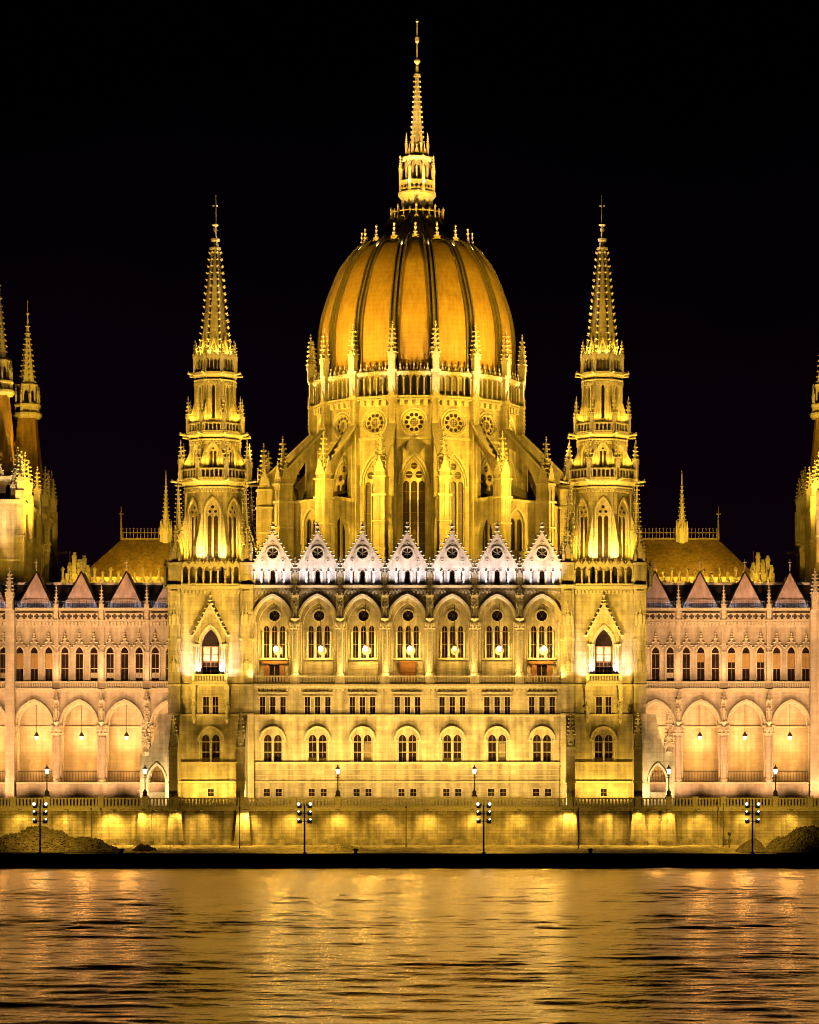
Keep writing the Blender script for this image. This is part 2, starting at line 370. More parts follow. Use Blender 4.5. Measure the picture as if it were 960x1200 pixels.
WLOC = {}
def link(name, me, parent=None, loc=(0,0,0), rz=0.0, scale=None):
    """link a mesh as an object; loc is given in world axes, parents are never turned"""
    o = bpy.data.objects.new(name, me.mesh(name) if isinstance(me, MB) else me); COL.objects.link(o)
    pl = WLOC[parent.name] if parent else Vector((0,0,0))
    o.parent = parent; o.location = Vector(loc) - pl; o.rotation_euler = (0, 0, rz)
    if scale: o.scale = scale
    WLOC[o.name] = Vector(loc)
    return o
def thing(name, label, cat, loc=(0,0,0), group=None):
    o = bpy.data.objects.new(name, None); COL.objects.link(o); o.location = loc; WLOC[o.name] = Vector(loc)
    o.empty_display_size = .3
    return tag(o, label, cat, group)
def tag(o, label=None, cat=None, group=None, kind=None):
    if label: o['label'] = label
    if cat: o['category'] = cat
    if group: o['group'] = group
    if kind: o['kind'] = kind
    return o
def copy_tree(o, dx, parent=None, label=None):
    c = o.copy(); COL.objects.link(c); c.parent = parent if parent else o.parent
    if dx: c.location = o.location + Vector(dx)
    if label: c['label'] = label
    for ch in [x for x in COL.objects if x.parent == o]:
        copy_tree(ch, None, c)
    return c

# ------------------------------------------------------------------ outlines
def arch_curve(cx, zs, w, rise, n=9):
    """arch from left springing over the crown to the right; pointed when rise > w"""
    if rise > w * 1.02:
        R = (w*w + rise*rise) / (2*w); a1 = math.asin(min(1, rise / R))
        L = [(cx - w + R - R*cos(a1*i/n), zs + R*sin(a1*i/n)) for i in range(n+1)]
        return L + [(2*cx - x, z) for x, z in reversed(L[:-1])]
    return [(cx - w*cos(pi*i/(2*n)), zs + rise*sin(pi*i/(2*n))) for i in range(2*n+1)]
def arch(cx, z0, zs, w, rise, n=9):
    return [(cx - w, z0)] + arch_curve(cx, zs, w, rise, n) + [(cx + w, z0)]
def rect(x0, x1, z0, z1): return [(x0, z0), (x0, z1), (x1, z1), (x1, z0)]
def circ(cx, cz, r, n=18): return [(cx + r*cos(2*pi*i/n), cz + r*sin(2*pi*i/n)) for i in range(n)]
def ngon(n, ap, rot=0.0, cx=0, cy=0):
    R = ap / cos(pi/n)
    return [(cx + R*cos(rot + 2*pi*i/n), cy + R*sin(rot + 2*pi*i/n)) for i in range(n)]
OCT = pi/8

# ------------------------------------------------------------------ small pieces of gothic stonework
def pinnacle(mb, x, y, z, w, h, shaft=.35, mat=M_CARV, rows=5, rot=0.0, bs=1.0):
    """square shaft with gablets, crocketed pyramid and finial"""
    zs = z + h*shaft; hw = w/2
    q = lambda a, r: (x + r*cos(a + rot), y + r*sin(a + rot))
    sq = lambda r: [q(pi/4 + pi/2*i, r*sqrt(2)) for i in range(4)]
    mb.prism(sq(hw*.82), z, zs, mat)
    mb.prism(sq(hw), zs - .05*h, zs, mat)
    for i in range(4):             # gablets
        a = i*pi/2; c, d = cos(a+rot), sin(a+rot)
        p = [(x + c*hw*1.02 - d*hw*u, y + d*hw*1.02 + c*hw*u) for u in (-.9, .9)]
        tip = (x + c*hw*.9, y + d*hw*.9, zs + w*1.0)
        inn = [(x + c*hw*.4 - d*hw*u, y + d*hw*.4 + c*hw*u, zs) for u in (-.9, .9)]
        mb.add([(p[0][0], p[0][1], zs), (p[1][0], p[1][1], zs), tip, inn[0], inn[1]], [(0,1,2), (0,2,3), (1,4,2), (3,4,2)], mat)
    zt = z + h*.9
    mb.prism(sq(hw*.62), zs, zt, mat, sq(hw*.1))
    for j in range(rows):
        t = (j + .6) / (rows + .4); r = (hw*.62*(1-t) + hw*.1*t) * sqrt(2)
        for i in range(4):
            px, py = q(pi/4 + pi/2*i, r + w*.13*bs)
            mb.bud(px, py, zs + (zt - zs)*t, w*.17*bs*(1.15-.45*t), w*.11*bs, mat)
    mb.bud(x, y, zt + h*.02, w*.2, h*.03, mat); mb.bud(x, y, z + h*.97, w*.12, h*.035, mat)
PIN = {}
def pin_obj(parent, loc, w, h, shaft=.35, rows=5, mat=M_CARV, rz=0.0, name='pinnacle', bs=1.0):
    k = (round(w, 2), round(h, 2), shaft, rows, mat.name, bs)
    if k not in PIN:
        mb = MB(); pinnacle(mb, 0, 0, 0, w, h, shaft, mat, rows, bs=bs); PIN[k] = mb.mesh(name)
    return link(name, PIN[k], parent, loc, rz)
def crocket_line(mb, p0, p1, step, r, mat, out=(0,0,0)):
    r *= 1.25; step *= 1.3
    p0 = Vector(p0); p1 = Vector(p1); L = (p1-p0).length; n = max(1, int(L/step)); o = Vector(out)
    for i in range(n+1):
        p = p0.lerp(p1, i/n) + o
        mb.bud(p.x, p.y, p.z, r, r*.85, mat)
def balustrade(mb, x0, x1, y, z0, z1, mat, step=.36, bw=.17, depth=.3):
    mb.box(x0, x1, y - depth/2, y + depth/2, z0, z0 + .14, mat)
    mb.box(x0, x1, y - depth/2 - .04, y + depth/2 + .04, z1 - .16, z1, mat)
    n = max(1, int(round((x1-x0)/step))); st = (x1-x0)/n
    for i in range(n):
        cx = x0 + (i+.5)*st; zm = (z0+z1)/2
        mb.prism([(cx-bw/2, y-bw/2), (cx+bw/2, y-bw/2), (cx+bw/2, y+bw/2), (cx-bw/2, y+bw/2)], z0+.14, z1-.16, mat)
def dentils(mb, x0, x1, y0, y1, z0, z1, step, mat):
    n = max(1, int((x1-x0)/step)); st = (x1-x0)/n
    for i in range(n): mb.box(x0+i*st+st*.22, x0+i*st+st*.78, y0, y1, z0, z1, mat)
def column(mb, x, y, z0, z1, r, mat, n=10, cap=.6, base=.3, capw=1.5):
    mb.lathe([(r*1.35, z0), (r*1.35, z0+base*.5), (r*1.1, z0+base*.7), (r, z0+base), (r, z1-cap), (r*1.2, z1-cap+.03), (r*1.05, z1-cap*.85),
              (r*capw, z1-cap*.25), (r*capw, z1)], n, x, y, mat, pi/n)
def statue(mb, x, y, z, h, mat=M_CARV):
    """robed standing figure, slightly turned"""
    mb.lathe([(h*.13, z), (h*.135, z+h*.05), (h*.10, z+h*.3), (h*.085, z+h*.52), (h*.105, z+h*.68), (h*.125, z+h*.79), (h*.07, z+h*.84), (h*.03, z+h*.86)], 10, x, y, mat, 0, True, 1.0, .75)
    mb.lathe([(h*.02, z+h*.85), (h*.055, z+h*.89), (h*.06, z+h*.93), (h*.05, z+h*.97), (h*.015, z+h)], 8, x, y-.01, mat, 0, True)
    for sg in (-1, 1):
        mb.tube([(x+sg*h*.11, y, z+h*.78), (x+sg*h*.15, y-h*.03, z+h*.62), (x+sg*h*.06, y-h*.12, z+h*.56)], [h*.035, h*.03, h*.022], mat, 6)
def figure_niche(mb, x, y, z, h, w=.7, mat=M_CARV):
    """corbel, statue and crocketed canopy"""
    mb.lathe([(.08, z-.5), (w*.45, z-.1), (w*.5, z)], 8, x, y, mat)
    statue(mb, x, y, z, h*.55, mat)
    mb.box(x-w*.45, x+w*.45, y+w*.2, y+w*.5, z, z+h*.62, mat)
    mb.lathe([(w*.42, z+h*.6), (w*.5, z+h*.66), (w*.3, z+h*.72), (w*.12, z+h*.9), (.02, z+h)], 8, x, y, mat)
    for k in range(6):
        a = k*pi/3; mb.bud(x+w*.5*cos(a), y+w*.5*sin(a), z+h*.7, .09, .12, mat); mb.bud(x+w*.28*cos(a), y+w*.28*sin(a), z+h*.8, .07, .08, mat)
def gargoyle(mb, x, y, z, ang, L=1.1, t=.22, mat=M_CARV):
    c, s_ = cos(ang), sin(ang)
    p = lambda r, dz: (x + r*c, y + r*s_, z + dz)
    mb.tube([p(-.3, 0), p(L*.45, .02), p(L*.8, .10), p(L, .02)], [t*.8, t*.75, t*.95, t*.45], mat, 6)
    mb.bud(*p(L*.85, .25), t*.8, t*.7, mat); mb.bud(*p(L*.35, .22), t*.6, t*.6, mat)

# windows: origin at the middle of the sill, facing -Y
def win_mesh(name, outer, holes, bars=(), depth=.22, tr=M_STONE, glass=M_GLASS, pane=None, blind=None, gy=None):
    """a tracery plate with glass behind it and thin glazing bars in front of the glass"""
    mb = MB(); gy = depth + .06 if gy is None else gy
    if tr: mb.plate(outer, holes, .0, depth, tr, False)
    xs = [p[0] for p in outer]; zs = [p[1] for p in outer]
    mb.plate(outer if pane is None else pane, [], gy, gy + .03, glass, False)
    for b in bars: mb.box(b[0], b[1], gy - .05, gy - .005, b[2], b[3], b[4] if len(b) > 4 else M_FRAME)
    if blind: mb.box(blind[0], blind[1], gy - .035, gy - .02, blind[2], blind[3], M_BLIND)
    return mb.mesh(name)

# ================================================================== THE BUILDING
bld = thing('parliament_building', 'vast floodlit gothic palace with ribbed central dome, twin spired towers and arcaded wings', 'building', (0, 0, TERR))

# ------------------------------------------------------------------ central block
z_led, z_sill, z_str, z_cor, z_bal, z_flo, z_top = 9.6, 11.9, 17.4, 20.6, 21.0, 21.3, 32.4
wb = MB(); X0, X1 = -3.5*BAY, 3.5*BAY
win = {}
# shared window meshes
def lancet(cx, z0, z1, w): return arch(cx, z0, z1 - w*1.25, w, w*1.25, 5)
win['loggia'] = None
def loggia_window(kind):
    mb = MB(); L = []
    out = arch(0, 0, 4.0, 1.55, 2.3, 10)
    holes = [lancet(d, .05, 3.85, .3) for d in (-.95, 0, .95)] + [circ(0, 5.0, .62, 20)]
    mb.plate(out, holes, 0, .3, M_STONE, False)
    for d in (-.47, .47): column(mb, d, -.06, 0, 3.1, .09, M_CARV, 8, .25, .2)
    for d in (-1.42, 1.42): column(mb, d, -.06, 0, 3.1, .09, M_CARV, 8, .25, .2)
    mb.strip(circ(0, 5.0, .62, 20) + [circ(0, 5.0, .62, 20)[0]], circ(0, 5.0, .8, 20) + [circ(0, 5.0, .8, 20)[0]], -.1, .02, M_CARV)
    mb.plate(arch(0, 0, 4.0, 1.5, 2.2, 10), [], .34, .37, M_GLASS, False)
    for d in (-.95, 0, .95):
        mb.box(d-.28, d+.28, .28, .33, 1.6, 1.68, M_FRAME); mb.box(d-.28, d+.28, .28, .33, 3.1, 3.18, M_FRAME); mb.box(d-.02, d+.02, .28, .33, 0, 3.8, M_FRAME)
    for i in range(6):
        a = i*pi/3; mb.tube([(0, .3, 5.0), (.6*cos(a), .3, 5.0+.6*sin(a))], .035, M_FRAME, 4)
    return mb.mesh('loggia_window')
win['loggia'] = loggia_window(0)
def small_triple():
    mb = MB()
    for d in (-1.2, 0, 1.2):
        mb.box(d-.32, d+.32, .22, .25, 0, 2.0, M_GLASS)
        mb.box(d-.32, d+.32, .17, .215, .88, .96, M_WHITEF); mb.box(d-.025, d+.025, .17, .215, 0, 2, M_FRAME)
        for sx in (-.36, .36): mb.box(d+sx-.05, d+sx+.05, -.06, .2, 0, 2.02, M_CARV)
    mb.box(-1.75, 1.75, -.16, .1, 2.04, 2.14, M_CARV)
    return mb.mesh('triple_window')
win['triple'] = small_triple()
def small_double():
    mb = MB()
    for d in (-.55, .55):
        mb.box(d-.34, d+.34, .22, .25, 0, 2.0, M_GLASS)
        mb.box(d-.34, d+.34, .17, .215, .88, .96, M_WHITEF); mb.box(d-.025, d+.025, .17, .215, 0, 2, M_FRAME)
        for sx in (-.38, .38): mb.box(d+sx-.04, d+sx+.04, -.06, .2, 0, 2.02, M_CARV)
    mb.box(-1.15, 1.15, -.16, .1, 2.04, 2.14, M_CARV)
    return mb.mesh('double_window')
win['double'] = small_double()
def arched_pair(n):
    mb = MB(); out = arch(0, 0, 2.5, 1.22, 1.25, 9)
    mb.plate(out, [lancet(-.59, .03, 3.2, .44), lancet(.59, .03, 3.2, .44)], .0, .22, M_STONE, False)
    mb.plate(out, [], .3, .33, M_GLASS, False)
    for d in (-.59, .59):
        mb.box(d-.44, d+.44, .24, .29, 1.12, 1.2, M_WHITEF); mb.box(d-.44, d+.44, .24, .29, 2.3, 2.4, M_WHITEF); mb.box(d-.025, d+.025, .24, .29, 0, 3.1, M_FRAME)
        if n == 1: mb.box(d-.4, d+.4, .25, .28, .1, .5, M_FRAME)
        if n == 2 and d > 0: mb.box(d-.4, d+.4, .25, .28, 0, 2.2, M_FRAME)
    column(mb, 0, -.03, 0, 2.5, .08, M_CARV, 8, .25, .2)
    for d in (-1.3, 1.3): column(mb, d, -.03, 0, 2.5, .07, M_CARV, 8, .25, .2)
    c0 = arch_curve(0, 2.55, 1.36, 1.42, 10); c1 = arch_curve(0, 2.55, 1.56, 1.66, 10)
    mb.strip(c0, c1, -.42, .0, M_CARV)
    mb.box(-1.58, -1.2, -.2, .0, 2.42, 2.55, M_CARV); mb.box(1.2, 1.58, -.2, .0, 2.42, 2.55, M_CARV)
    return mb.mesh('arched_window')
win['arched'] = [arched_pair(i) for i in range(3)]
def base_win(n):
    mb = MB()
    for d in ((-.7, .7) if n else (0,)):
        mb.box(d-.36, d+.36, .2, .24, 0, .85, M_GLASS); mb.box(d-.02, d+.02, .16, .2, 0, .85, M_FRAME); mb.box(d-.36, d+.36, .16, .2, .4, .45, M_FRAME)
        mb.plate(rect(d-.44, d+.44, -.08, .93), [rect(d-.36, d+.36, 0, .85)], -.04, .1, M_CARV, False)
    return mb.mesh('basement_window')
win['base'] = [base_win(0), base_win(1)]

cb = link('central_block', MB(), bld, (0, 0, TERR))
for i in range(7):
    cx = (i-3)*BAY; a, b = cx - BAY/2, cx + BAY/2
    holes = [rect(cx-1.06+o*1.4, cx-.34+o*1.4, 7.9, 8.76) for o in (0, 1)]
    holes += [arch(cx, z_sill+.02, z_sill+2.5, 1.22, 1.25, 9)]
    holes += [rect(cx+o-.33, cx+o+.33, 17.52, 19.52) for o in (-1.2, 0, 1.2)]
    wb.plate(rect(a, b, TERR-.4, z_cor), holes, 0, .5, M_STONE)
    wb.plate(rect(a, b, z_cor, z_top), [arch(cx, z_flo, 28.3, 2.18, 3.0, 12)], 0, .9, M_STONE)
    wb.plate(rect(a, b, z_flo, z_top), [arch(cx, z_flo+.01, 27.9, 1.78, 2.75, 12)], .93, 1.5, M_STONE)
    door = i in (0, 3, 6)
    hs = [arch(cx, 24.2, 28.2, 1.55, 2.3, 10)]
    if door: hs.append(rect(cx-.6, cx+.6, z_flo+.02, 23.4))
    wb.plate(rect(a, b, z_flo, z_top-.3), hs, 2.6, 2.95, M_STONE)
    for xx in (a, b-.2): wb.box(xx, xx+.2, 1.5, 2.6, z_flo, z_top-.3, M_STONE)
    wb.strip(arch_curve(cx, 28.3, 2.18, 3.0, 12), arch_curve(cx, 28.3, 2.42, 3.3, 12), -.5, 0, M_CARV)
    wb.strip(arch_curve(cx, 28.3, 2.05, 2.86, 12), arch_curve(cx, 28.3, 2.2, 3.03, 12), -.08, .3, M_CARV)
    for sx in (-1, 1):
        for j in range(3):
            column(wb, cx + sx*(2.28 - .16*j), .12 + .3*j, z_bal, 28.3, .07, M_CARV, 6, .4, .3)
        wb.strip([(p[0], p[1]) for p in circ(cx + sx*2.15, 31.15, .3, 12)] + [circ(cx + sx*2.15, 31.15, .3, 12)[0]], [(p[0], p[1]) for p in circ(cx + sx*2.15, 31.15, .42, 12)] + [circ(cx + sx*2.15, 31.15, .42, 12)[0]], -.1, 0, M_CARV)
    for hh in (8.95, 10.3, 11.0): wb.box(a, b, -.035, 0, hh, hh+.06, M_CARV)
    dentils(wb, a, b, -.22, 0, 31.62, 31.9, .38, M_CARV)
    # sill panel of the loggia
    wb.box(cx-1.75, cx+1.75, 2.35, 2.58, 24.0, 24.2, M_CARV)
    link('loggia_window', win['loggia'], cb, (cx, 2.6, 24.2))
    link('triple_window', win['triple'], cb, (cx, 0.02, 17.52))
    link('arched_window', win['arched'][i % 3], cb, (cx, .05, z_sill))
    link('basement_window', win['base'][1], cb, (cx-.0, .02, 7.9))
    if door:
        d = MB()
        if i == 3:
            d.box(-.95, .95, 2.3-2.6, 0, 0, 2.5, M_WOOD)
            for q in (-.68, -.24, .24, .68):
                d.box(q-.16, q+.16, -.36, -.30, .2, 1.0, M_WOOD); d.box(q-.16, q+.16, -.36, -.3, 1.25, 2.2, M_WOOD)
            d.box(-1.05, 1.05, -.38, -.2, 2.4, 2.55, M_WOOD)
        else:
            d.box(-.6, .6, .1, .14, 0, 2.1, M_GLASS); d.box(-1.2, -.62, -.12, 0, 0, 2.2, M_WOOD); d.box(.62, 1.2, -.12, 0, 0, 2.2, M_WOOD)
            d.box(-1.5, 1.5, -.25, 0, 2.2, 2.55, M_WOOD); d.box(-.04, .04, .04, .1, 0, 2.1, M_FRAME)
        link('loggia_door', d, cb, (cx, 2.6, z_flo+.02))
    # balustrade of the loggia
    mb = MB(); balustrade(mb, -BAY/2+.55, BAY/2-.55, 0, 0, 1.0, M_CARV, .34, .16); link('balustrade', mb, cb, (cx, -.25, z_bal))
    # lintel hoods of the small windows
    wb.box(cx-1.75, cx+1.75, -.38, 0, 19.86, 20.12, M_CARV)
for i in range(8):
    x = (i-3.5)*BAY
    if 0 < i < 7:
        wb.box(x-.55, x+.55, -.5, 0, z_bal, z_bal+1.08, M_STONE)
    col = MB(); column(col, 0, 0, 22.0-z_bal, 28.2-z_bal, .36, M_CARV, 12, 1.0, .5, 1.65)
    for k in range(8):
        a = k*pi/4; col.bud(.56*cos(a), .56*sin(a), 27.55-z_bal, .13, .16, M_CARV); col.bud(.5*cos(a+.4), .5*sin(a+.4), 27.9-z_bal, .12, .12, M_CARV)
    if 0 < i < 7: link('column', col, cb, (x, -.25, z_bal))
    st = MB(); figure_niche(st, 0, 0, 0, 4.1, 1.0)
    if 0 < i < 7: link('statue', st, cb, (x, -.62, 28.7))
    if 0 < i < 7: pin_obj(cb, (x, -.15, 32.4), .62, 3.6, .4, 5)
# string courses
for z0, z1, y in ((9.45, 9.65, -.14), (11.72, 11.9, -.18), (17.28, 17.46, -.22), (20.5, 20.75, -.3), (20.75, 21.0, -.55), (32.3, 32.5, -.3), (32.5, 32.62, -.45)):
    wb.box(X0, X1, y, 0, z0, z1, M_CARV)
wb.box(X0, X1, -.1, 0, 31.95, 32.1, M_CARV)
dentils(wb, X0, X1, -.25, 0, 20.25, 20.5, .5, M_CARV)
wb.box(X0, X1, .1, 3.2, z_flo-.25, z_flo-.002, M_STONE)       # loggia floor
wb.box(X0, X1, .9, 3.2, z_top-.3, z_top, M_STONE)
wb.box(X0, X1, 3.5, 26, TERR, 33.2, M_SLATE)           # mass of the block under a low roof
for f in (0,): pass
cb.data = wb.mesh('central_block'); 
for v in cb.data.vertices: v.co.z -= TERR

# gables of the attic
def attic_gable():
    mb = MB(); hw = 2.38
    out = [(-hw, 0), (-hw, 2.1), (0, 6.15), (hw, 2.1), (hw, 0)]
    holes = [circ(0, 3.85, .66, 20)] + [arch(d, .35, 1.55, .27, .42, 4) for d in (-1.72, -.88, 0, .88, 1.72)]
    mb.plate(out, holes, 0, .4, M_PINK)
    mb.box(-2.1, 2.1, .45, .5, .1, 2.3, M_PINK)
    mb.box(-.27, .27, .36, .44, .2, 1.75, M_GLASS)
    for d in (-2.15, -1.3, -.44, .44, 1.3, 2.15): column(mb, d, -.1, .05, 1.75, .085, M_CARV, 8, .2, .15)
    mb.box(-hw, hw, -.18, 0, 0, .12, M_CARV)
    c0 = circ(0, 3.85, .64, 20); c1 = circ(0, 3.85, .84, 20)
    mb.strip(c0+c0[:1], c1+c1[:1], -.12, 0, M_CARV)
    for px, pz in ((0, 5.05), (-1.2, 3.05), (1.2, 3.05)):
        c0 = circ(px, pz, .12, 8); c1 = circ(px, pz, .22, 8); mb.strip(c0+c0[:1], c1+c1[:1], -.06, 0, M_CARV)
    for i in range(3):
        a = i*pi/3 + pi/6; mb.box(-.01, .01, 0, 0.01, 0, 0.01, M_CARV)
        mb.tube([(-.62*cos(a), .1, 3.85-.62*sin(a)), (.62*cos(a), .1, 3.85+.62*sin(a))], .06, M_CARV, 4)
    mb.plate(circ(0, 3.85, .66, 20), [], .2, .22, M_LEAD, False)
    for sg in (-1, 1):
        mb.strip([(sg*(hw+.04), 1.95), (0, 6.1)], [(sg*(hw+.2), 2.1), (0, 6.4)], -.2, .45, M_CARV)
        crocket_line(mb, (sg*(hw+.3), -.1, 2.2), (sg*.14, -.1, 6.45), .42, .17, M_CARV)
        crocket_line(mb, (sg*(hw+.3), .3, 2.25), (sg*.14, .3, 6.5), .42, .15, M_CARV)
    mb.lathe([(.1, 6.3), (.12, 6.8), (.3, 7.0), (.14, 7.15), (.1, 7.3), (.2, 7.45), (.05, 7.6)], 6, 0, 0, M_CARV)
    # saddle roof behind
    mb.add([(-hw, .4, 2.05), (0, .4, 6.1), (hw, .4, 2.05), (-hw, 5, 2.05), (0, 5, 6.1), (hw, 5, 2.05), (-hw, .4, 0), (hw, .4, 0), (-hw, 5, 0), (hw, 5, 0)],
           [(0,1,4,3), (1,2,5,4), (3,4,5), (0,3,8,6), (2,7,9,5), (8,3,5,9)], M_SLATE)
    return mb.mesh('attic_gable')
ag = attic_gable()
for i in range(7): link('attic_gable', ag, bld, ((i-3)*BAY, -.1, 32.5))

# ------------------------------------------------------------------ drum
def drum_stage(mb, n, ap, z0, z1, holes, th, mat, rot0=-pi/2, cx=0, cy=0):
    side = 2*ap*tan(pi/n)
    for k in range(n):
        a = rot0 + 2*pi*k/n
        mb.M = rotz(a + pi/2, cx, cy)
        mb.plate(rect(-side/2, side/2, z0, z1), holes, -ap, -ap + th, mat, False)
    mb.M = None
db = MB(); cxd, cyd = DC
AP = 13.0
tall_out = arch(0, 36.0, 47.2, 1.5, 3.3, 10)
drum_stage(db, 16, AP, 30, 53, [tall_out], .7, M_DRUM, cx=cxd, cy=cyd)
drum_stage(db, 16, AP, 53, 57.8, [circ(0, 55.05, 1.32, 28)], .6, M_DRUM, cx=cxd, cy=cyd)
aw = [arch(d, 58.45, 60.5, .33, .5, 5) for d in (-1.72, -.86, 0, .86, 1.72)]
drum_stage(db, 16, AP+.35, 57.8, 61.4, aw, .5, M_DRUM, cx=cxd, cy=cyd)
for k in range(16):
    a = -pi/2 + k*pi/8; db.M = rotz(a + pi/2, cxd, cyd); side = 2*AP*tan(pi/16); s2 = side/2
    db.box(-s2, s2, -AP-.25, -AP, 52.85, 53.15, M_CARV)
    db.box(-s2-.05, s2+.05, -AP-.62, -AP-.35, 58.1, 58.32, M_CARV)
    dentils(db, -s2+.6, s2-.6, -AP-.55, -AP, 57.15, 57.8, .9, M_CARV)
    db.box(-s2, s2, -AP-.5, -AP, 57.8, 58.0, M_CARV)
    for d in (-2.14, -1.29, -.43, .43, 1.29, 2.14): db.lathe([(.1, 58.4), (.075, 58.6), (.075, 60.4), (.13, 60.6)], 6, d, -AP-.42, M_CARV)
    # gablet crest
    for d in (-1.72, -.86, 0, .86, 1.72):
        db.plate([(d-.42, 61.1), (d, 62.0), (d+.42, 61.1)], [], -AP-.55, -AP-.3, M_CARV); db.bud(d, -AP-.42, 62.25, .13, .32, M_CARV)
        db.bud(d-.43, -AP-.42, 61.75, .1, .3, M_CARV)
    db.box(-s2, s2, -AP-.48, -AP-.35, 60.95, 61.4, M_CARV)
    # hood of the tall window, ring of the rose
    db.strip(arch_curve(0, 47.2, 1.75, 3.75, 10), arch_curve(0, 47.2, 2.0, 4.15, 10), -AP-.25, -AP, M_CARV)
    db.strip(arch_curve(0, 47.2, 1.5, 3.3, 10), arch_curve(0, 47.2, 1.62, 3.5, 10), -AP-.1, -AP, M_CARV)
    for r0, r1, y in ((1.32, 1.42, .16), (1.6, 1.78, .1)):
        c0 = circ(0, 55.05, r0, 28); c1 = circ(0, 55.05, r1, 28); db.strip(c0+c0[:1], c1+c1[:1], -AP-y, -AP, M_CARV)
    db.M = rotz(a + pi/16 + pi/2, cxd, cyd)      # corner pilaster
    RR = AP/cos(pi/16)
    db.box(-.5, .5, -RR-.75, -RR+.3, 33, 54.6, M_DRUM)
    db.box(-.44, .44, -RR-.85, -RR+.3, 54.6, 61.2, M_DRUM)
    for u in (-.3, .3): db.box(u-.06, u+.06, -RR-.95, -RR-.8, 55, 58, M_CARV)
    db.box(-.62, .62, -RR-.95, -RR+.3, 58.0, 58.35, M_CARV); db.box(-.62, .62, -RR-.95, -RR+.3, 61.2, 61.55, M_CARV)
    for j in range(5):
        for sx in (-.46, .46): db.bud(sx, -RR-.9, 55.6+j*.5, .14, .12, M_CARV)
    db.plate([(-.45, 56.2+1.9), (0, 59.6), (.45, 58.1)], [], -RR-1.0, -RR-.86, M_CARV)
db.M = None
db.lathe([(11.6, 33), (11.6, 61.3)], 32, cxd, cyd, M_DRUM)
db.lathe([(13.9, 61.3), (13.9, 61.36), (11, 61.5)], 32, cxd, cyd, M_DRUM)
# ambulatory wall round the foot
side = 2*18.3*tan(pi/16)
for k in range(16):
    if k in (0, 1, 15): continue
    a = -pi/2 + k*pi/8; db.M = rotz(a + pi/2, cxd, cyd)
    db.plate(rect(-side/2, side/2, 32, 45.2), [arch(0, 38.8, 42.0, 1.35, 2.0, 8)], -18.3, -17.7, M_DRUM, False)
    db.box(-side/2, side/2, -18.45, -18.3, 45.0, 45.3, M_CARV)
    db.box(-2.5, 2.5, -17.2, -17.15, 32, 45.2, M_DRUM)
    db.add([(-side/2, -18.3, 45.2), (side/2, -18.3, 45.2), (2.6, -13.1, 46.8), (-2.6, -13.1, 46.8)], [(0,1,2,3)], M_SLATE)
    db.strip(arch_curve(0, 42, 1.35, 2.0, 8), arch_curve(0, 42, 1.6, 2.35, 8), -18.42, -18.3, M_CARV)
db.M = None
drum = link('drum', db, bld, (0, 0, 0))
# windows of the drum
tw = MB()
lz = [lancet(d, 36.05, 47.7, .40) for d in (-.98, 0, .98)]
tw.plate(tall_out, lz + [circ(-.62, 48.45, .46, 16), circ(.62, 48.45, .46, 16), circ(0, 49.55, .42, 16)], -AP+.15, -AP+.4, M_DRUM, False)
tw.plate(tall_out, [], -AP+.5, -AP+.53, M_LEAD, False)
for d in (-.98, 0, .98):
    for j in range(8): tw.box(d-.4, d+.4, -AP+.44, -AP+.48, 37.2+j*1.3, 37.24+j*1.3, M_FRAME)
    tw.box(d-.015, d+.015, -AP+.44, -AP+.48, 36, 47.6, M_FRAME)
for d in (-.49, .49): tw.lathe([(.09, 36), (.09, 47.2)], 6, d, -AP+.12, M_CARV)
for px, pz in ((-.62, 48.45), (.62, 48.45), (0, 49.55)): tw.tube([(px-.4, -AP+.45, pz), (px+.4, -AP+.45, pz)], .03, M_WHITEF, 4)
tw = tw.mesh('tall_window')
rw = MB()
rh = [circ(0, 55.05, .50, 16)] + [circ(.95*cos(2*pi*j/10), 55.05+.95*sin(2*pi*j/10), .25, 12) for j in range(10)]
rw.plate(circ(0, 55.05, 1.32, 28), rh, -AP+.1, -AP+.3, M_DRUM, False)
rw.plate(circ(0, 55.05, 1.32, 28), [], -AP+.4, -AP+.42, M_LEAD, False)
for q in (-.25, .0, .25): rw.box(q-.03, q+.03, -AP+.3, -AP+.36, 54.6, 55.5, M_WHITEF); rw.box(-.45, .45, -AP+.3, -AP+.36, 55.05+q-.03, 55.05+q+.03, M_WHITEF)
rw = rw.mesh('rose_window')
lw = MB()
lo = arch(0, 38.8, 42.0, 1.35, 2.0, 8)
lw.plate(lo, [lancet(-.62, 38.9, 42.9, .45), lancet(.62, 38.9, 42.9, .45)], -18.1, -17.9, M_DRUM, False)
lw.plate(lo, [], -17.85, -17.82, M_LEAD, False); lw = lw.mesh('ambulatory_window')
for k in range(16):
    a = k*pi/8
    link('tall_window', tw, drum, (cxd, cyd, 0), a); link('rose_window', rw, drum, (cxd, cyd, 0), a)
    if k not in (0, 1, 15): link('ambulatory_window', lw, drum, (cxd, cyd, 0), a)
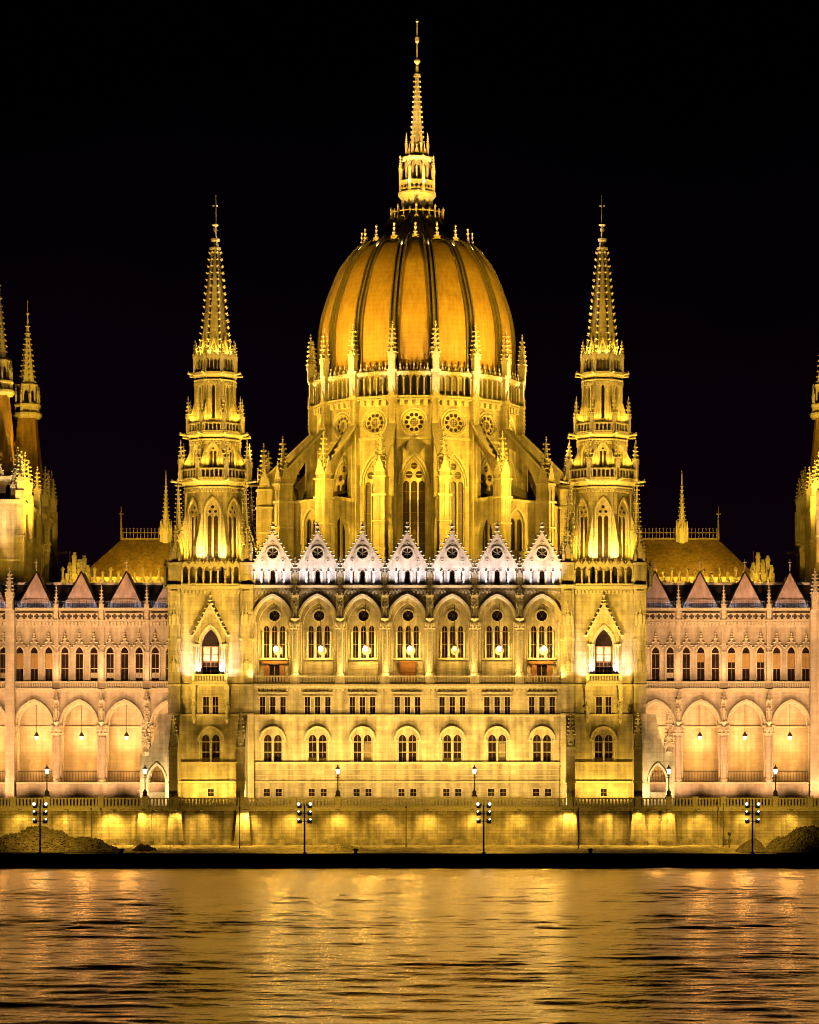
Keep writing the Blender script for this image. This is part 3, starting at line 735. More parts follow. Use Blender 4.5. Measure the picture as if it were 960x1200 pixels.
# buttresses
fb = MB(); fb.M = Matrix.Rotation(-pi/2, 4, 'Z')      # plate runs along x = radius, then turned to face -Y
prof = [(13.2, 30), (13.2, 54.5), (14.3, 54.5), (19.6, 49.2), (19.6, 30)]
fb.plate(prof, [[(14.6, 45.5), (14.6, 52.3), (15.6, 51.7), (16.9, 50.4), (18.0, 48.8), (18.7, 47.2), (18.8, 45.5)], arch(16.6, 34, 40.5, 1.6, 2.8, 7)], -.36, .36, M_DRUM)
fb.M = None
fb.add([(-.55, -14.0, 54.85), (.55, -14.0, 54.85), (.55, -19.5, 49.55), (-.55, -19.5, 49.55), (-.55, -14.0, 54.5), (.55, -14.0, 54.5), (.55, -19.5, 49.2), (-.55, -19.5, 49.2)],
       [(0,3,2,1), (0,1,5,4), (3,7,6,2), (0,4,7,3), (1,2,6,5)], M_CARV)
fb.box(-.74, .74, -20.8, -19.0, 30, 47.4, M_DRUM)
for u in (-.62, 0, .62): fb.box(u-.07, u+.07, -20.9, -20.8, 33, 46.6, M_DRUM)
for z in (38.4, 41.8): fb.box(-.82, .82, -20.95, -18.95, z, z+.18, M_CARV)
fb.box(-.9, .9, -21.0, -18.9, 45.0, 45.25, M_CARV); fb.box(-.88, .88, -20.95, -18.95, 47.3, 47.5, M_CARV)
fb.box(-.68, .68, -20.68, -19.32, 47.4, 48.3, M_DRUM)
for a in range(4):
    fb.M = Matrix.Translation((0, -20, 0)) @ Matrix.Rotation(a*pi/2, 4, 'Z')
    fb.plate([(-.7, 48.0), (0, 50.0), (.7, 48.0)], [], -.8, -.62, M_CARV); crocket_line(fb, (-.72, -.72, 48.2), (0, -.72, 50.2), .4, .12, M_CARV); crocket_line(fb, (.72, -.72, 48.2), (.1, -.72, 50.0), .4, .12, M_CARV)
fb.M = None
fb = fb.mesh('flying_buttress')
for k in range(16):
    a = k*pi/8 + pi/16
    link('flying_buttress', fb, drum, (cxd, cyd, 0), a)
    r = 20.0; x = cxd + r*sin(a); y = cyd - r*cos(a)
    pin_obj(drum, (x, y, 48.2), 1.05, 5.3, .15, 6, rz=a, bs=1.5)
    r = 13.9; x = cxd + r*sin(a); y = cyd - r*cos(a)
    pin_obj(drum, (x, y, 61.5), 1.0, 6.2, .3, 6, rz=a, bs=1.5)

# ------------------------------------------------------------------ dome
prof = [(12.55, 61.4), (12.62, 64.4), (12.55, 67.2), (12.25, 69.4), (11.6, 71.7), (10.25, 75.2), (9.2, 77.0), (7.85, 78.7), (6.9, 79.3)]
def smoothp(P, n=5):
    out = []
    for i in range(len(P)-1):
        p0 = P[max(i-1,0)]; p1 = P[i]; p2 = P[i+1]; p3 = P[min(i+2, len(P)-1)]
        for j in range(n):
            t = j/n
            out.append(tuple(.5*((2*p1[k]) + (-p0[k]+p2[k])*t + (2*p0[k]-5*p1[k]+4*p2[k]-p3[k])*t*t + (-p0[k]+3*p1[k]-3*p2[k]+p3[k])*t**3) for k in (0, 1)))
    return out + [P[-1]]
dprof = smoothp(prof) + [(5.8, 79.9), (4.7, 80.9), (3.9, 81.9), (3.3, 82.7)]
dm = MB(); nseg = 96; vs = []; fs = []
for r, z in dprof:
    for i in range(nseg):
        a = 2*pi*i/nseg; ph = ((a - (-pi/2 + pi/16)) / (pi/8)) % 1.0
        rr = r * (1 + .012*sin(pi*ph))
        vs.append((rr*cos(a), rr*sin(a), z))
for j in range(len(dprof)-1):
    for i in range(nseg): fs.append((j*nseg+i, j*nseg+(i+1)%nseg, (j+1)*nseg+(i+1)%nseg, (j+1)*nseg+i))
dm.add(vs, fs, M_DOME, True)
dome = link('dome', dm, bld, (cxd, cyd, 0))
rb = MB()
def rib_strip(mb, w, h, off, mat):
    n = len(dprof); vs = []
    for i, (r, z) in enumerate(dprof):
        a = dprof[max(i-1, 0)]; b = dprof[min(i+1, n-1)]; tx, tz = b[0]-a[0], b[1]-a[1]; l = sqrt(tx*tx+tz*tz); nx, nz = tz/l, -tx/l
        k = .45 + .55*min(1, r/12.5)
        for u, hh in ((-w*k, -.05), (-w*k, h), (w*k, h), (w*k, -.05)):
            vs.append((off*k + u, -(r*1.0 + nx*hh), z + nz*hh))
    fs = [(4*i+j, 4*i+(j+1) % 4, 4*i+4+(j+1) % 4, 4*i+4+j) for i in range(n-1) for j in range(4)]
    mb.add(vs, fs, mat)
rib_strip(rb, .52, .16, 0, M_SLATE)
for o in (-.56, .56): rib_strip(rb, .10, .34, o, M_LEADR)
rib_strip(rb, .13, .42, 0, M_LEADR)
rb = rb.mesh('rib')
for k in range(16): link('rib', rb, dome, (cxd, cyd, 0), k*pi/8 + pi/16)
def dome_dormer():
    mb = MB()
    mb.plate([(-.85, 0), (-.85, .5), (0, 1.9), (.85, .5), (.85, 0)], [arch(0, .1, .55, .32, .45, 5)], -.3, 0, M_GILT)
    mb.box(-.5, .5, 0, 1.4, -.3, .7, M_SLATE)
    for sg in (-1, 1):
        crocket_line(mb, (sg*.9, -.2, .55), (sg*.1, -.2, 1.9), .36, .16, M_GILT); mb.lathe([(.16, -.3), (.16, .5), (.02, 1.1)], 6, sg*.85, -.2, M_GILT)
    mb.lathe([(.1, 1.8), (.1, 2.3), (.24, 2.45), (.1, 2.6), (.1, 2.85), (.18, 3.0), (.02, 3.2)], 6, 0, -.15, M_GILT)
    return mb.mesh('dome_dormer')
dd = dome_dormer()
for k in range(16):
    a = k*pi/8; r = 7.0; link('dome_dormer', dd, dome, (cxd + r*sin(a), cyd - r*cos(a), 78.2), a)
# lantern
ln = MB()
ln.lathe([(3.2, 82.4), (3.45, 82.7), (3.5, 83.0), (3.2, 83.05), (1.9, 83.05), (1.85, 85.2), (2.2, 85.7), (2.5, 86.1), (2.5, 86.4), (2.25, 86.45)], 16, 0, 0, M_GILT, pi/16)
for k in range(24):
    a = 2*pi*k/24; c, s_ = cos(a), sin(a)
    ln.lathe([(.13, 83.0), (.10, 83.7), (.19, 83.85), (.06, 84.15)], 5, 3.3*c, 3.3*s_, M_GILT)
    if k % 3 == 0: ln.lathe([(.11, 83.0), (.1, 84.1), (.18, 84.25), (.03, 84.6)], 5, 3.4*c, 3.4*s_, M_GILT)
for k in range(16):
    a = 2*pi*k/16 + pi/16; ln.box(0, 0.001, 0, 0.001, 84, 84.001, M_GILT)
    ln.M = rotz(a); ln.box(-.1, .1, -2.05, -1.85, 83.1, 85.3, M_GILT); ln.M = None
ln.lathe([(3.3, 83.62), (3.36, 83.7), (3.3, 83.78), (3.24, 83.7), (3.3, 83.62)], 32, 0, 0, M_GILT)
# gallery parapet
drum_stage(ln, 8, 2.2, 86.4, 87.75, [circ(d, 87.08, .26, 10) for d in (-.6, 0, .6)], .18, M_GILT)
ln.lathe([(2.45, 87.7), (2.5, 87.85), (2.3, 87.9)], 8, 0, 0, M_GILT, pi/8)
drum_stage(ln, 8, 1.55, 86.4, 90.6, [arch(0, 88.0, 89.3, .38, .7, 6)], .2, M_GILT)
ln.lathe([(1.75, 90.5), (2.0, 90.8), (2.0, 91.0), (1.5, 91.1), (1.3, 91.6), (1.0, 91.6)], 8, 0, 0, M_GILT, pi/8)
for k in range(8):
    a = pi/8 + k*pi/4; c, s_ = cos(a), sin(a)
    pinnacle(ln, 2.3*c, 2.3*s_, 86.4, .44, 4.8, .6, M_GILT, 4, bs=1.3)
    ln.tube([(2.2*c, 2.2*s_, 89.2), (1.6*c, 1.6*s_, 90.4)], .1, M_GILT, 4)
    pinnacle(ln, 1.5*c, 1.5*s_, 90.9, .34, 3.3, .5, M_GILT, 4, bs=1.3)
    pinnacle(ln, 1.9*cos(a+pi/8), 1.9*sin(a+pi/8), 87.6, .26, 3.2, .6, M_GILT, 3, bs=1.3)
    gargoyle(ln, 1.9*c, 1.9*s_, 90.8, a, .55, .12, M_GILT)
    ln.M = rotz(k*pi/4); ln.plate([(-.5, 91.0), (0, 92.3), (.5, 91.0)], [], -1.45, -1.3, M_GILT); ln.bud(0, -1.38, 92.5, .12, .25, M_GILT); ln.M = None
lantern = link('lantern', ln, dome, (cxd, cyd, 0))
sp = MB(); zb, zt = 91.2, 101.6
sp.lathe([(1.0, zb), (.62, zb + 4), (.24, zt)], 8, 0, 0, M_GILT, pi/8)
for k in range(8):
    a = pi/8 + k*pi/4
    for j in range(15):
        t = j/14; z = zb + 1.2 + t*(zt-zb-1.2); u = (z-zb)/(zt-zb); r = (1.0*(1-u) + .24*u) - .09*sin(pi*u)
        sp.bud((r+.14)*cos(a), (r+.14)*sin(a), z, .14, .13, M_GILT)
sp.lathe([(.24, zt), (.42, zt+.15), (.42, zt+.3), (.2, zt+.4), (.18, zt+1.3), (.1, zt+1.5), (.42, zt+1.9), (.42, zt+2.1), (.12, zt+2.4), (.08, zt+4.3), (.28, zt+4.5), (.28, zt+5.1), (.1, zt+5.3),
          (.06, zt+7), (.22, zt+7.15), (.05, zt+7.4), (.02, PZ(22, 38))], 8, 0, 0, M_GILT)
link('dome_spire', sp, dome, (cxd, cyd, 0))

# ------------------------------------------------------------------ flanking towers
def build_tower(tx):
    P = Vector((tx, 0, TERR))
    body = MB()
    zt = 32.5
    # front wall between the corner piers
    holes = [arch(0, 22.05, 25.4, 1.02, 2.0, 10), rect(-.89, -.21, 17.52, 19.52), rect(.21, .89, 17.52, 19.52), arch(0, z_sill+.02, z_sill+2.5, 1.22, 1.25, 9), rect(-.36, .36, 7.9, 8.76)]
    body.plate(rect(-3.5, 3.5, TERR-.4, zt), holes, -.5, 0, M_STONE)
    body.box(-4.9, 4.9, .02, 10.5, TERR-.4, zt, M_STONE)
    for s in (-1, 1):
        a, b = sorted((s*3.5, s*4.95))
        body.box(a, b, -1.1, .02, 17.4, zt, M_STONE)
        body.box(a - (.12 if s < 0 else -.0), b + (.12 if s > 0 else 0), -.9, .02, TERR-.4, 17.4, M_STONE)
        body.box(a+.3, b-.3, -1.28, -1.1, 22.3, zt-.6, M_STONE)
        for z0, h in ((22.4, 2.9), (27.9, 2.9)):
            pinnacle(body, (a+b)/2, -1.3, z0, .5, h, .35, M_CARV, 4)
            for q in (-.45, .45): pinnacle(body, (a+b)/2+q, -1.22, z0, .28, h*.8, .4, M_CARV, 3)
        # projecting buttress at the foot
        cx = s*3.95 - (0 if s < 0 else .1)
        body.M = Matrix.Translation((cx, 0, 0)) @ Matrix.Rotation(pi/2, 4, 'Z')
        body.plate([(-4.6, TERR-.4), (-4.6, 13.6), (-3.8, 14.4), (-1.0, 17.6), (-.8, 17.6), (-.8, TERR-.4)], [], -.5, .5, M_STONE)
        body.M = None
        body.box(cx-.56, cx+.56, -4.68, -3.9, 13.3, 13.6, M_CARV); body.box(cx-.56, cx+.56, -4.68, -.9, 9.4, 9.6, M_CARV)
        body.box(cx-.56, cx+.56, -4.66, -.9, TERR, TERR+.5, M_CARV)
    for z0, z1, y in ((9.45, 9.65, -.68), (11.72, 11.9, -.68), (17.28, 17.5, -.75), (20.75, 21.0, -.7), (32.0, 32.2, -.65)):
        body.box(-3.5, 3.5, y, -.5, z0, z1, M_CARV)
    for s in (-1, 1):
        for z0, z1 in ((17.3, 17.55), (20.75, 21.0), (26.1, 26.3), (32.25, 32.6)):
            a, b = sorted((s*3.42, s*5.05)); body.box(a, b, -1.25, 10.6, z0, z1, M_CARV)
    dentils(body, -3.5, 3.5, -.75, -.5, 31.6, 32.0, .42, M_CARV); body.box(-3.5, 3.5, -.8, -.5, 32.2, 32.5, M_CARV)
    body.box(-4.9, 4.9, 0, 10.5, 32.5, 32.7, M_STONE)
    T = link('tower', body, bld, (tx, 0, 0))
    # door hood and balcony
    h = MB()
    h.plate([(-1.75, 22.05), (-1.75, 26.8), (0, 30.1), (1.75, 26.8), (1.75, 22.05)], [arch(0, 22.06, 25.4, 1.05, 2.05, 10)], -1.05, -.5, M_STONE)
    h.strip(arch_curve(0, 25.4, 1.2, 2.3, 10), arch_curve(0, 25.4, 1.42, 2.6, 10), -1.2, -1.05, M_CARV)
    for s in (-1, 1):
        h.strip([(s*1.9, 26.5), (0, 30.05)], [(s*2.1, 26.6), (0, 30.5)], -1.25, -.5, M_CARV)
        crocket_line(h, (s*2.1, -1.1, 26.7), (s*.2, -1.1, 30.4), .42, .2, M_CARV); crocket_line(h, (s*2.1, -.7, 26.7), (s*.2, -.7, 30.4), .42, .2, M_CARV)
        for q in (1.35, 1.65): column(h, s*q, -1.15, 22.1, 25.5, .1, M_CARV, 8, .35, .3)
        h.box(min(s*1.15, s*2.0), max(s*1.15, s*2.0), -1.3, -.5, 25.5, 25.68, M_CARV)
    h.lathe([(.15, 30.2), (.12, 30.6), (.34, 30.8), (.16, 31.0), (.1, 31.2), (.22, 31.35), (.03, 31.6)], 6, 0, -.9, M_CARV)
    link('door_hood', h, T, (tx, 0, 0))
    w = MB(); out = arch(0, 0, 3.35, 1.02, 2.0, 10)
    w.plate(out, [], .2, .23, M_GLASS, False)
    for b_ in ((-1, 1, 1.5, 1.62), (-1, 1, 3.3, 3.42), (-.05, .05, 0, 3.3), (-1, -.9, 0, 3.4), (.9, 1, 0, 3.4), (-1, 1, 1.0, 1.06), (-1, 1, 2.4, 2.46), (-.5, -.46, 0, 1.5), (.46, .5, 0, 1.5)): w.box(b_[0], b_[1], .13, .19, b_[2], b_[3], M_WOOD)
    w.box(-.88, -.1, .15, .18, 1.65, 3.3, M_WHITEF); w.box(.1, .88, .15, .18, 1.65, 3.3, M_WHITEF)
    link('balcony_door', w, T, (tx, -.6, 22.05))
    b = MB(); b.box(-2.0, 2.0, -2.0, -.5, 21.0, 21.22, M_CARV); b.box(-2.1, 2.1, -2.1, -.5, 20.85, 21.02, M_CARV); balustrade(b, -1.9, 1.9, -1.85, 21.2, 22.1, M_CARV, .32, .15)
    for s in (-1, 1):
        b.box(s*1.9-.15, s*1.9+.15, -2.0, -1.7, 21.2, 22.2, M_CARV); b.box(s*1.9-.06, s*1.9+.06, -1.7, -.5, 21.2, 22.05, M_CARV)
        b.box(s*1.95-.28, s*1.95+.28, -1.5, -.5, 20.3, 20.85, M_CARV); b.box(s*1.95-.22, s*1.95+.22, -1.1, -.5, 19.0, 20.3, M_CARV)
    link('balcony', b, T, (tx, 0, 0))
    for s in (-1, 1):
        st = MB(); figure_niche(st, 0, 0, 0, 3.6, .55); link('statue', st, T, (tx + s*1.95, -.85, 16.9))
        st = MB(); pinnacle(st, 0, 0, 0, .85, 4.1, .3, M_CARV, 5, bs=1.3); figure_niche(st, 0, -.25, .5, 2.2, .6); link('pinnacle', st, T, (tx + s*3.95 - (0 if s < 0 else .1), -4.15, 13.5))
    link('double_window', win['double'], T, (tx, -.48, 17.52)); link('arched_window', win['arched'][1], T, (tx, -.45, z_sill)); link('basement_window', win['base'][0], T, (tx, -.48, 7.9))
    # gallery round the square stage
    g = MB()
    for side_ in range(4):
        g.M = Matrix.Translation((0, 5, 0)) @ Matrix.Rotation(side_*pi/2, 4, 'Z')
        n = 8; wd = 6.8; st_ = wd/n
        hs = [arch(-wd/2 + (i+.5)*st_, 32.75, 34.3, st_*.36, .5, 5) for i in range(n)]
        g.plate(rect(-wd/2, wd/2, 32.6, 35.0), hs, -5.7, -5.45, M_CARV, True)
        for i in range(n):
            xx = -wd/2 + (i+.5)*st_
            g.plate([(xx-.38, 35.0), (xx, 35.5), (xx+.38, 35.0)], [], -5.72, -5.5, M_CARV); g.bud(xx, -5.6, 35.65, .11, .2, M_CARV); g.bud(xx-st_/2, -5.6, 35.35, .1, .22, M_CARV)
            g.lathe([(.1, 32.7), (.07, 32.9), (.07, 34.1), (.12, 34.3)], 6, xx-st_/2, -5.78, M_CARV)
        g.box(-wd/2, wd/2, -5.85, -5.4, 32.55, 32.75, M_CARV)
    g.M = None
    link('gallery', g, T, (tx, 0, 0))
    # corner turrets
    for sx in (-1, 1):
        for sy in (-1, 1):
            y = 5 + sy*5.0
            t = MB(); t.box(-.72, .72, -.72, .72, 32.5, 35.1, M_STONE); t.box(-.8, .8, -.8, .8, 35.0, 35.25, M_CARV)
            pinnacle(t, 0, 0, 35.1, .85, 4.6, .35, M_CARV, 5, bs=1.3)
            for q, r in ((-.5, -.5), (.5, -.5), (-.5, .5), (.5, .5)): pinnacle(t, q, r, 35.1, .36, 2.6, .4, M_CARV, 3, bs=1.3)
            link('corner_turret', t, T, (tx + sx*4.2, y, 0))
            pin_obj(T, (tx + sx*3.95, 5 + sy*3.95, 32.6), .85, 13.6, .42, 12, rz=pi/4, bs=1.3)
            t = MB(); pinnacle(t, 0, 0, 32.7, .6, 5.4, .5, M_CARV, 5, bs=1.2); link('pinnacle', t, T, (tx + sx*4.85, y - sy*1.6, 0))
    # octagon stages
    o = MB()
    def stage(ap, z0, z1, ww, wz0, wzs, rise, th=.4):
        drum_stage(o, 8, ap, z0, z1, [arch(0, wz0, wzs, ww, rise, 7)], th, M_STONE, cx=0, cy=5)
        R = ap/cos(pi/8)
        for k in range(8):
            a = k*pi/4 + pi/8; o.M = rotz(a, 0, 5); o.box(-.22, .22, -R-.14, -R+.2, z0, z1, M_STONE)
            o.M = rotz(k*pi/4, 0, 5)
            o.strip(arch_curve(0, wzs, ww+.02, rise+.02, 7), arch_curve(0, wzs, ww+.22, rise+.34, 7), -ap-.16, -ap, M_CARV)
            for sg in (-1, 1): o.lathe([(.08, wz0), (.08, wzs)], 6, sg*(ww+.12), -ap-.08, M_CARV)
        o.M = None
    stage(3.35, 32.6, 45.0, .80, 35.9, 41.2, 1.7)
    stage(2.75, 45.0, 50.8, .46, 46.7, 48.6, .8)
    stage(2.2, 50.8, 57.9, .16, 52.6, 56.2, .4)
    for ap, z in ((3.35, 44.3), (2.75, 50.0), (2.2, 57.1)):
        o.lathe([(ap/cos(pi/8)+.05, z-.3), (ap/cos(pi/8)+.3, z), (ap/cos(pi/8)+.3, z+.1)], 8, 0, 5, M_CARV, pi/8)
        for k in range(8):
            o.M = rotz(k*pi/4, 0, 5); hs = ap*tan(pi/8); dentils(o, -hs, hs, -ap-.28, -ap, z-.55, z-.2, .34, M_CARV)
        o.M = None
    o.lathe([(3.7, 44.4), (4.25, 45.0), (4.25, 45.25), (2.5, 45.25)], 8, 0, 5, M_CARV, pi/8)
    o.lathe([(3.0, 50.1), (3.45, 50.6), (3.45, 50.85), (2, 50.85)], 8, 0, 5, M_CARV, pi/8)
    o.lathe([(2.4, 57.3), (2.75, 57.8), (2.75, 58.1), (1, 58.1)], 8, 0, 5, M_CARV, pi/8)
    # slopes and ornaments at the foot of the first stage
    for k in range(8):
        a = k*pi/4; o.M = rotz(a, 0, 5)
        o.box(-1.1, 1.1, -4.2, -3.35, 32.6, 35.3, M_STONE)
        o.add([(-1.1, -4.2, 35.3), (1.1, -4.2, 35.3), (1.1, -3.35, 35.95), (-1.1, -3.35, 35.95)], [(0,1,2,3)], M_CARV)
        crocket_line(o, (-1.1, -4.25, 35.35), (1.1, -4.25, 35.35), .35, .14, M_CARV)
        # little raking buttresses
        o.M = rotz(a + pi/8, 0, 5) @ Matrix.Rotation(-pi/2, 4, 'Z')
        o.plate([(3.5, 32.6), (3.5, 41.2), (3.75, 41.2), (5.2, 37.2), (5.2, 32.6)], [arch(4.25, 33.5, 37, .45, 1.2, 5)], -.2, .2, M_STONE)
        o.plate([(2.9, 45.2), (2.9, 48.8), (3.1, 48.8), (3.9, 47.2), (3.9, 45.2)], [], -.14, .14, M_STONE)
        o.plate([(2.3, 50.9), (2.3, 54.8), (2.5, 54.8), (3.15, 52.8), (3.15, 50.9)], [], -.12, .12, M_STONE)
    o.M = None
    octo = link('octagon_stage', o, T, (tx, 0, 0))
    # windows in the octagon
    a1 = MB(); out = arch(0, 35.9, 41.2, .8, 1.7, 7)
    a1.plate(out, [lancet(-.37, 36.0, 41.0, .25), lancet(.37, 36.0, 41.0, .25), circ(-.33, 41.45, .18, 10), circ(.33, 41.45, .18, 10), circ(0, 42.0, .2, 10)], -3.2, -3.05, M_STONE, False); a1.plate(out, [], -3.0, -2.97, M_LEAD, False)
    a1 = a1.mesh('octagon_window')
    a2 = MB(); out = arch(0, 46.7, 48.6, .46, .8, 7); a2.plate(out, [lancet(-.21, 46.8, 48.7, .14), lancet(.21, 46.8, 48.7, .14), circ(0, 48.95, .14, 8)], -2.62, -2.5, M_STONE, False); a2.plate(out, [], -2.46, -2.43, M_LEAD, False); a2 = a2.mesh('belfry_window')
    a3 = MB(); a3.plate(arch(0, 52.6, 56.2, .16, .4, 7), [], -2.0, -1.97, M_GLASS, False); a3 = a3.mesh('slit_window')
    for k in range(8):
        if k in (3, 4, 5): continue
        a = k*pi/4
        for nm, me in (('octagon_window', a1), ('belfry_window', a2), ('slit_window', a3)): link(nm, me, T, (tx, 5, 0), a)
    # galleries with their pinnacles and gargoyles
    def gal(ap, z0, z1, nb, pw, ph, garg, rr, name='balustrade'):
        g = MB(); hs = ap*tan(pi/8)
        for k in range(8):
            g.M = rotz(k*pi/4); balustrade(g, -hs+.12, hs-.12, -ap, z0, z1, M_CARV, 2*hs/nb, .13, .22)
        g.M = None
        R = ap/cos(pi/8)
        for k in range(8):
            a = pi/8 + k*pi/4 - pi/2; g.lathe([(.2, z0-.1), (.2, z1+.1)], 6, R*cos(a), R*sin(a), M_CARV)
            if garg: gargoyle(g, (R+.0)*cos(a), R*sin(a), z0-.25, a, garg, .2)
        link(name, g, T, (tx, 5, 0))
        for k in range(8):
            a = pi/8 + k*pi/4 - pi/2
            pin_obj(T, (tx + rr*cos(a), 5 + rr*sin(a), z0-.1), pw, ph, .45, 4, rz=a, bs=1.4)
    gal(4.0, 45.3, 46.5, 7, .62, 4.9, 1.15, 4.25)
    gal(3.15, 50.9, 52.0, 6, .52, 4.5, 1.0, 3.35)
    c = MB(); ap = 2.35
    drum_stage(c, 8, ap, 58.1, 60.0, [arch(d, 58.3, 59.4, .2, .3, 4) for d in (-.68, -.23, .23, .68)], .15, M_CARV)
    for k in range(8):
        c.M = rotz(k*pi/4)
        for d in (-.68, -.23, .23, .68): c.plate([(d-.22, 60.0), (d, 60.5), (d+.22, 60.0)], [], -ap, -ap+.15, M_CARV); c.bud(d, -ap+.07, 60.7, .08, .25, M_CARV)
        c.M = None
        a = pi/8 + k*pi/4 - pi/2; R = ap/cos(pi/8); gargoyle(c, R*cos(a), R*sin(a), 57.9, a, .9, .17)
    link('crown', c, T, (tx, 5, 0))
    for k in range(8):
        a = pi/8 + k*pi/4 - pi/2; pin_obj(T, (tx + 2.5*cos(a), 5 + 2.5*sin(a), 58.0), .46, 4.0, .5, 4, rz=a, bs=1.5)
    s_ = MB(); zb, zt = 59.5, 72.8
    s_.lathe([(1.85, 58.1), (1.85, zb+1.2), (1.78, zb+1.2), (.48, zt)], 8, 0, 0, M_STONE, pi/8)
    for k in range(8):
        a = pi/8 + k*pi/4
        for j in range(15):
            t = (j+.6)/15; z = zb+1.2 + t*(zt-zb-1.2); r = 1.78*(1-t) + .48*t
            s_.bud((r+.16)*cos(a), (r+.16)*sin(a), z, .2, .16, M_CARV); s_.bud((r+.30)*cos(a), (r+.30)*sin(a), z+.08, .1, .12, M_CARV)
        s_.tube([(1.8*cos(a), 1.8*sin(a), zb+1.2), (.5*cos(a), .5*sin(a), zt)], .08, M_CARV, 4)
        s_.M = rotz(k*pi/4); s_.plate([(-.55, zb+.8), (0, zb+2.8), (.55, zb+.8)], [arch(0, zb+.85, zb+1.6, .2, .5, 4)], -1.85, -1.68, M_CARV); s_.M = None
    s_.lathe([(.48, zt), (.72, zt+.1), (.72, zt+.3), (.4, zt+.35), (.36, zt+1.0), (.55, zt+1.1), (.55, zt+1.35), (.2, zt+1.4)], 8, 0, 0, M_CARV, pi/8)
    statue(s_, 0, 0, zt+1.4, 1.5); s_.lathe([(.35, zt+2.9), (.42, zt+3.05), (.1, zt+3.2)], 6, 0, 0, M_CARV)
    s_.tube([(0, 0, zt+2.8), (0, 0, zt+6.6)], [.17, .12], M_CARV, 6)
    s_.tube([(-.32, 0, zt+5.3), (.32, 0, zt+5.3)], .09, M_CARV, 5); s_.bud(0, 0, zt+4.2, .16, .2, M_CARV)
    link('spire', s_, T, (tx, 5, 0))
    return T
T1 = build_tower(-TX)
T2 = copy_tree(T1, (2*TX, 0, 0), bld)

# flank walls with an archway beside each tower
for s in (-1, 1):
    f = MB()
    pts = [(5.0, TERR-.4), (8.1, TERR-.4), (8.1, 12.9)]
    for i in range(1, 8): t = i/7; pts.append((8.1 - 2.0*t**.55 , 12.9 + 4.6*t**1.5))
    pts += [(5.0, 17.5)]
    pts = [(s*x, z) for x, z in pts]
    f.plate(pts, [arch(s*6.35, TERR-.38, 9.6, .98, 1.9, 8)], -.2, .6, M_STONE)
    c0 = arch_curve(s*6.35, 9.6, 1.0, 1.93, 8); c1 = arch_curve(s*6.35, 9.6, 1.2, 2.25, 8); f.strip(c0, c1, -.35, -.2, M_CARV)
    f.box(min(s*7.7, s*8.3), max(s*7.7, s*8.3), -.4, .7, TERR-.4, 12.9, M_STONE)
    f.box(min(s*5.0, s*8.2), max(s*5.0, s*8.2), 2.0, 2.3, TERR, 8.4, M_STONE)
    fw = link('flank_wall', f, bld, (s*TX, 0, 0))
    p = MB(); pinnacle(p, 0, 0, 0, 1.0, 5.2, .25, M_CARV, 6, bs=1.3); figure_niche(p, 0, -.45, .5, 2.6, .7)
    link('pinnacle', p, fw, (s*(TX+7.6), -.1, 12.6))

# ------------------------------------------------------------------ wings
WY = 20.0; WB = 5.6; W0 = 30.1
def wing_window(kind):
    mb = MB(); out = arch(0, 0, 3.6, .44, .6, 6)
    mb.plate(out, [], .25, .28, M_GLASS, False)
    mb.box(-.44, .44, .19, .245, 3.3, 3.42, M_WHITEF if kind != 1 else M_FRAME); mb.box(-.44, .44, .19, .245, 1.5, 1.58, M_WHITEF); mb.box(-.02, .02, .19, .245, 0, 3.3, M_FRAME)
    if kind == 1: mb.box(-.42, .42, .2, .23, 1.6, 3.3, M_BLIND)
    if kind == 2: mb.box(-.42, .42, .2, .23, 2.3, 3.3, M_BLIND)
    if kind == 3: mb.box(-.42, .42, .2, .23, .35, 1.0, M_WHITEF)
    for sg in (-1, 1): column(mb, sg*.56, -.1, -.05, 3.4, .09, M_CARV, 8, .3, .25)
    mb.strip(arch_curve(0, 3.45, .46, .72, 6), arch_curve(0, 3.45, .66, 1.0, 6), -.18, 0, M_CARV)
    # ogee hood with crockets and a finial
    for sg in (-1, 1):
        P = [(sg*.88, 4.0), (sg*.66, 4.25), (sg*.35, 4.65), (sg*.12, 5.1)]
        for a, b in zip(P, P[1:]): mb.tube([(a[0], -.14, a[1]), (b[0], -.14, b[1])], .07, M_CARV, 4)
        for a in P: mb.bud(a[0], -.26, a[1]+.12, .19, .16, M_CARV)
    mb.lathe([(.08, 5.0), (.1, 5.4), (.26, 5.55), (.1, 5.7), (.2, 5.85), (.06, 6.0), (.03, 6.3)], 6, 0, -.16, M_CARV)
    return mb.mesh('arched_window')
WW = [wing_window(k) for k in range(4)]
def wing_gable():
    mb = MB(); hw = 2.3
    mb.add([(-hw, 0, 0), (hw, 0, 0), (0, 1.3, 4.6), (0, 5, 4.6), (-hw, 5, 0), (hw, 5, 0)], [(0,1,2), (1,5,3,2), (0,2,3,4)], M_GROOF)
    for sg in (-1, 1):
        mb.tube([(sg*hw, -.02, 0), (0, 1.28, 4.64)], .1, M_LEADR, 4)
    mb.box(-2.35, 2.35, -.5, -.44, .7, .76, M_IRON)
    for i in range(17): mb.box(-2.32+i*.29, -2.28+i*.29, -.49, -.45, 0, .9, M_IRON)
    mb.lathe([(.06, 4.5), (.05, 5.2), (.14, 5.35), (.03, 5.6), (.02, 6.2)], 5, 0, 1.3, M_CARV); mb.box(-.22, .22, 1.27, 1.33, 5.7, 5.78, M_CARV)
    return mb.mesh('dormer_roof')
WG = wing_gable()
kinds_l = {0: (3, 0, 3), 1: (3, 0, 3), 2: (0, 0, 3), 3: (1, 1, 1)}
kinds_r = {0: (0, 0, 3), 1: (0, 2, 0), 2: (2, 1, 2), 3: (1, 1, 1)}
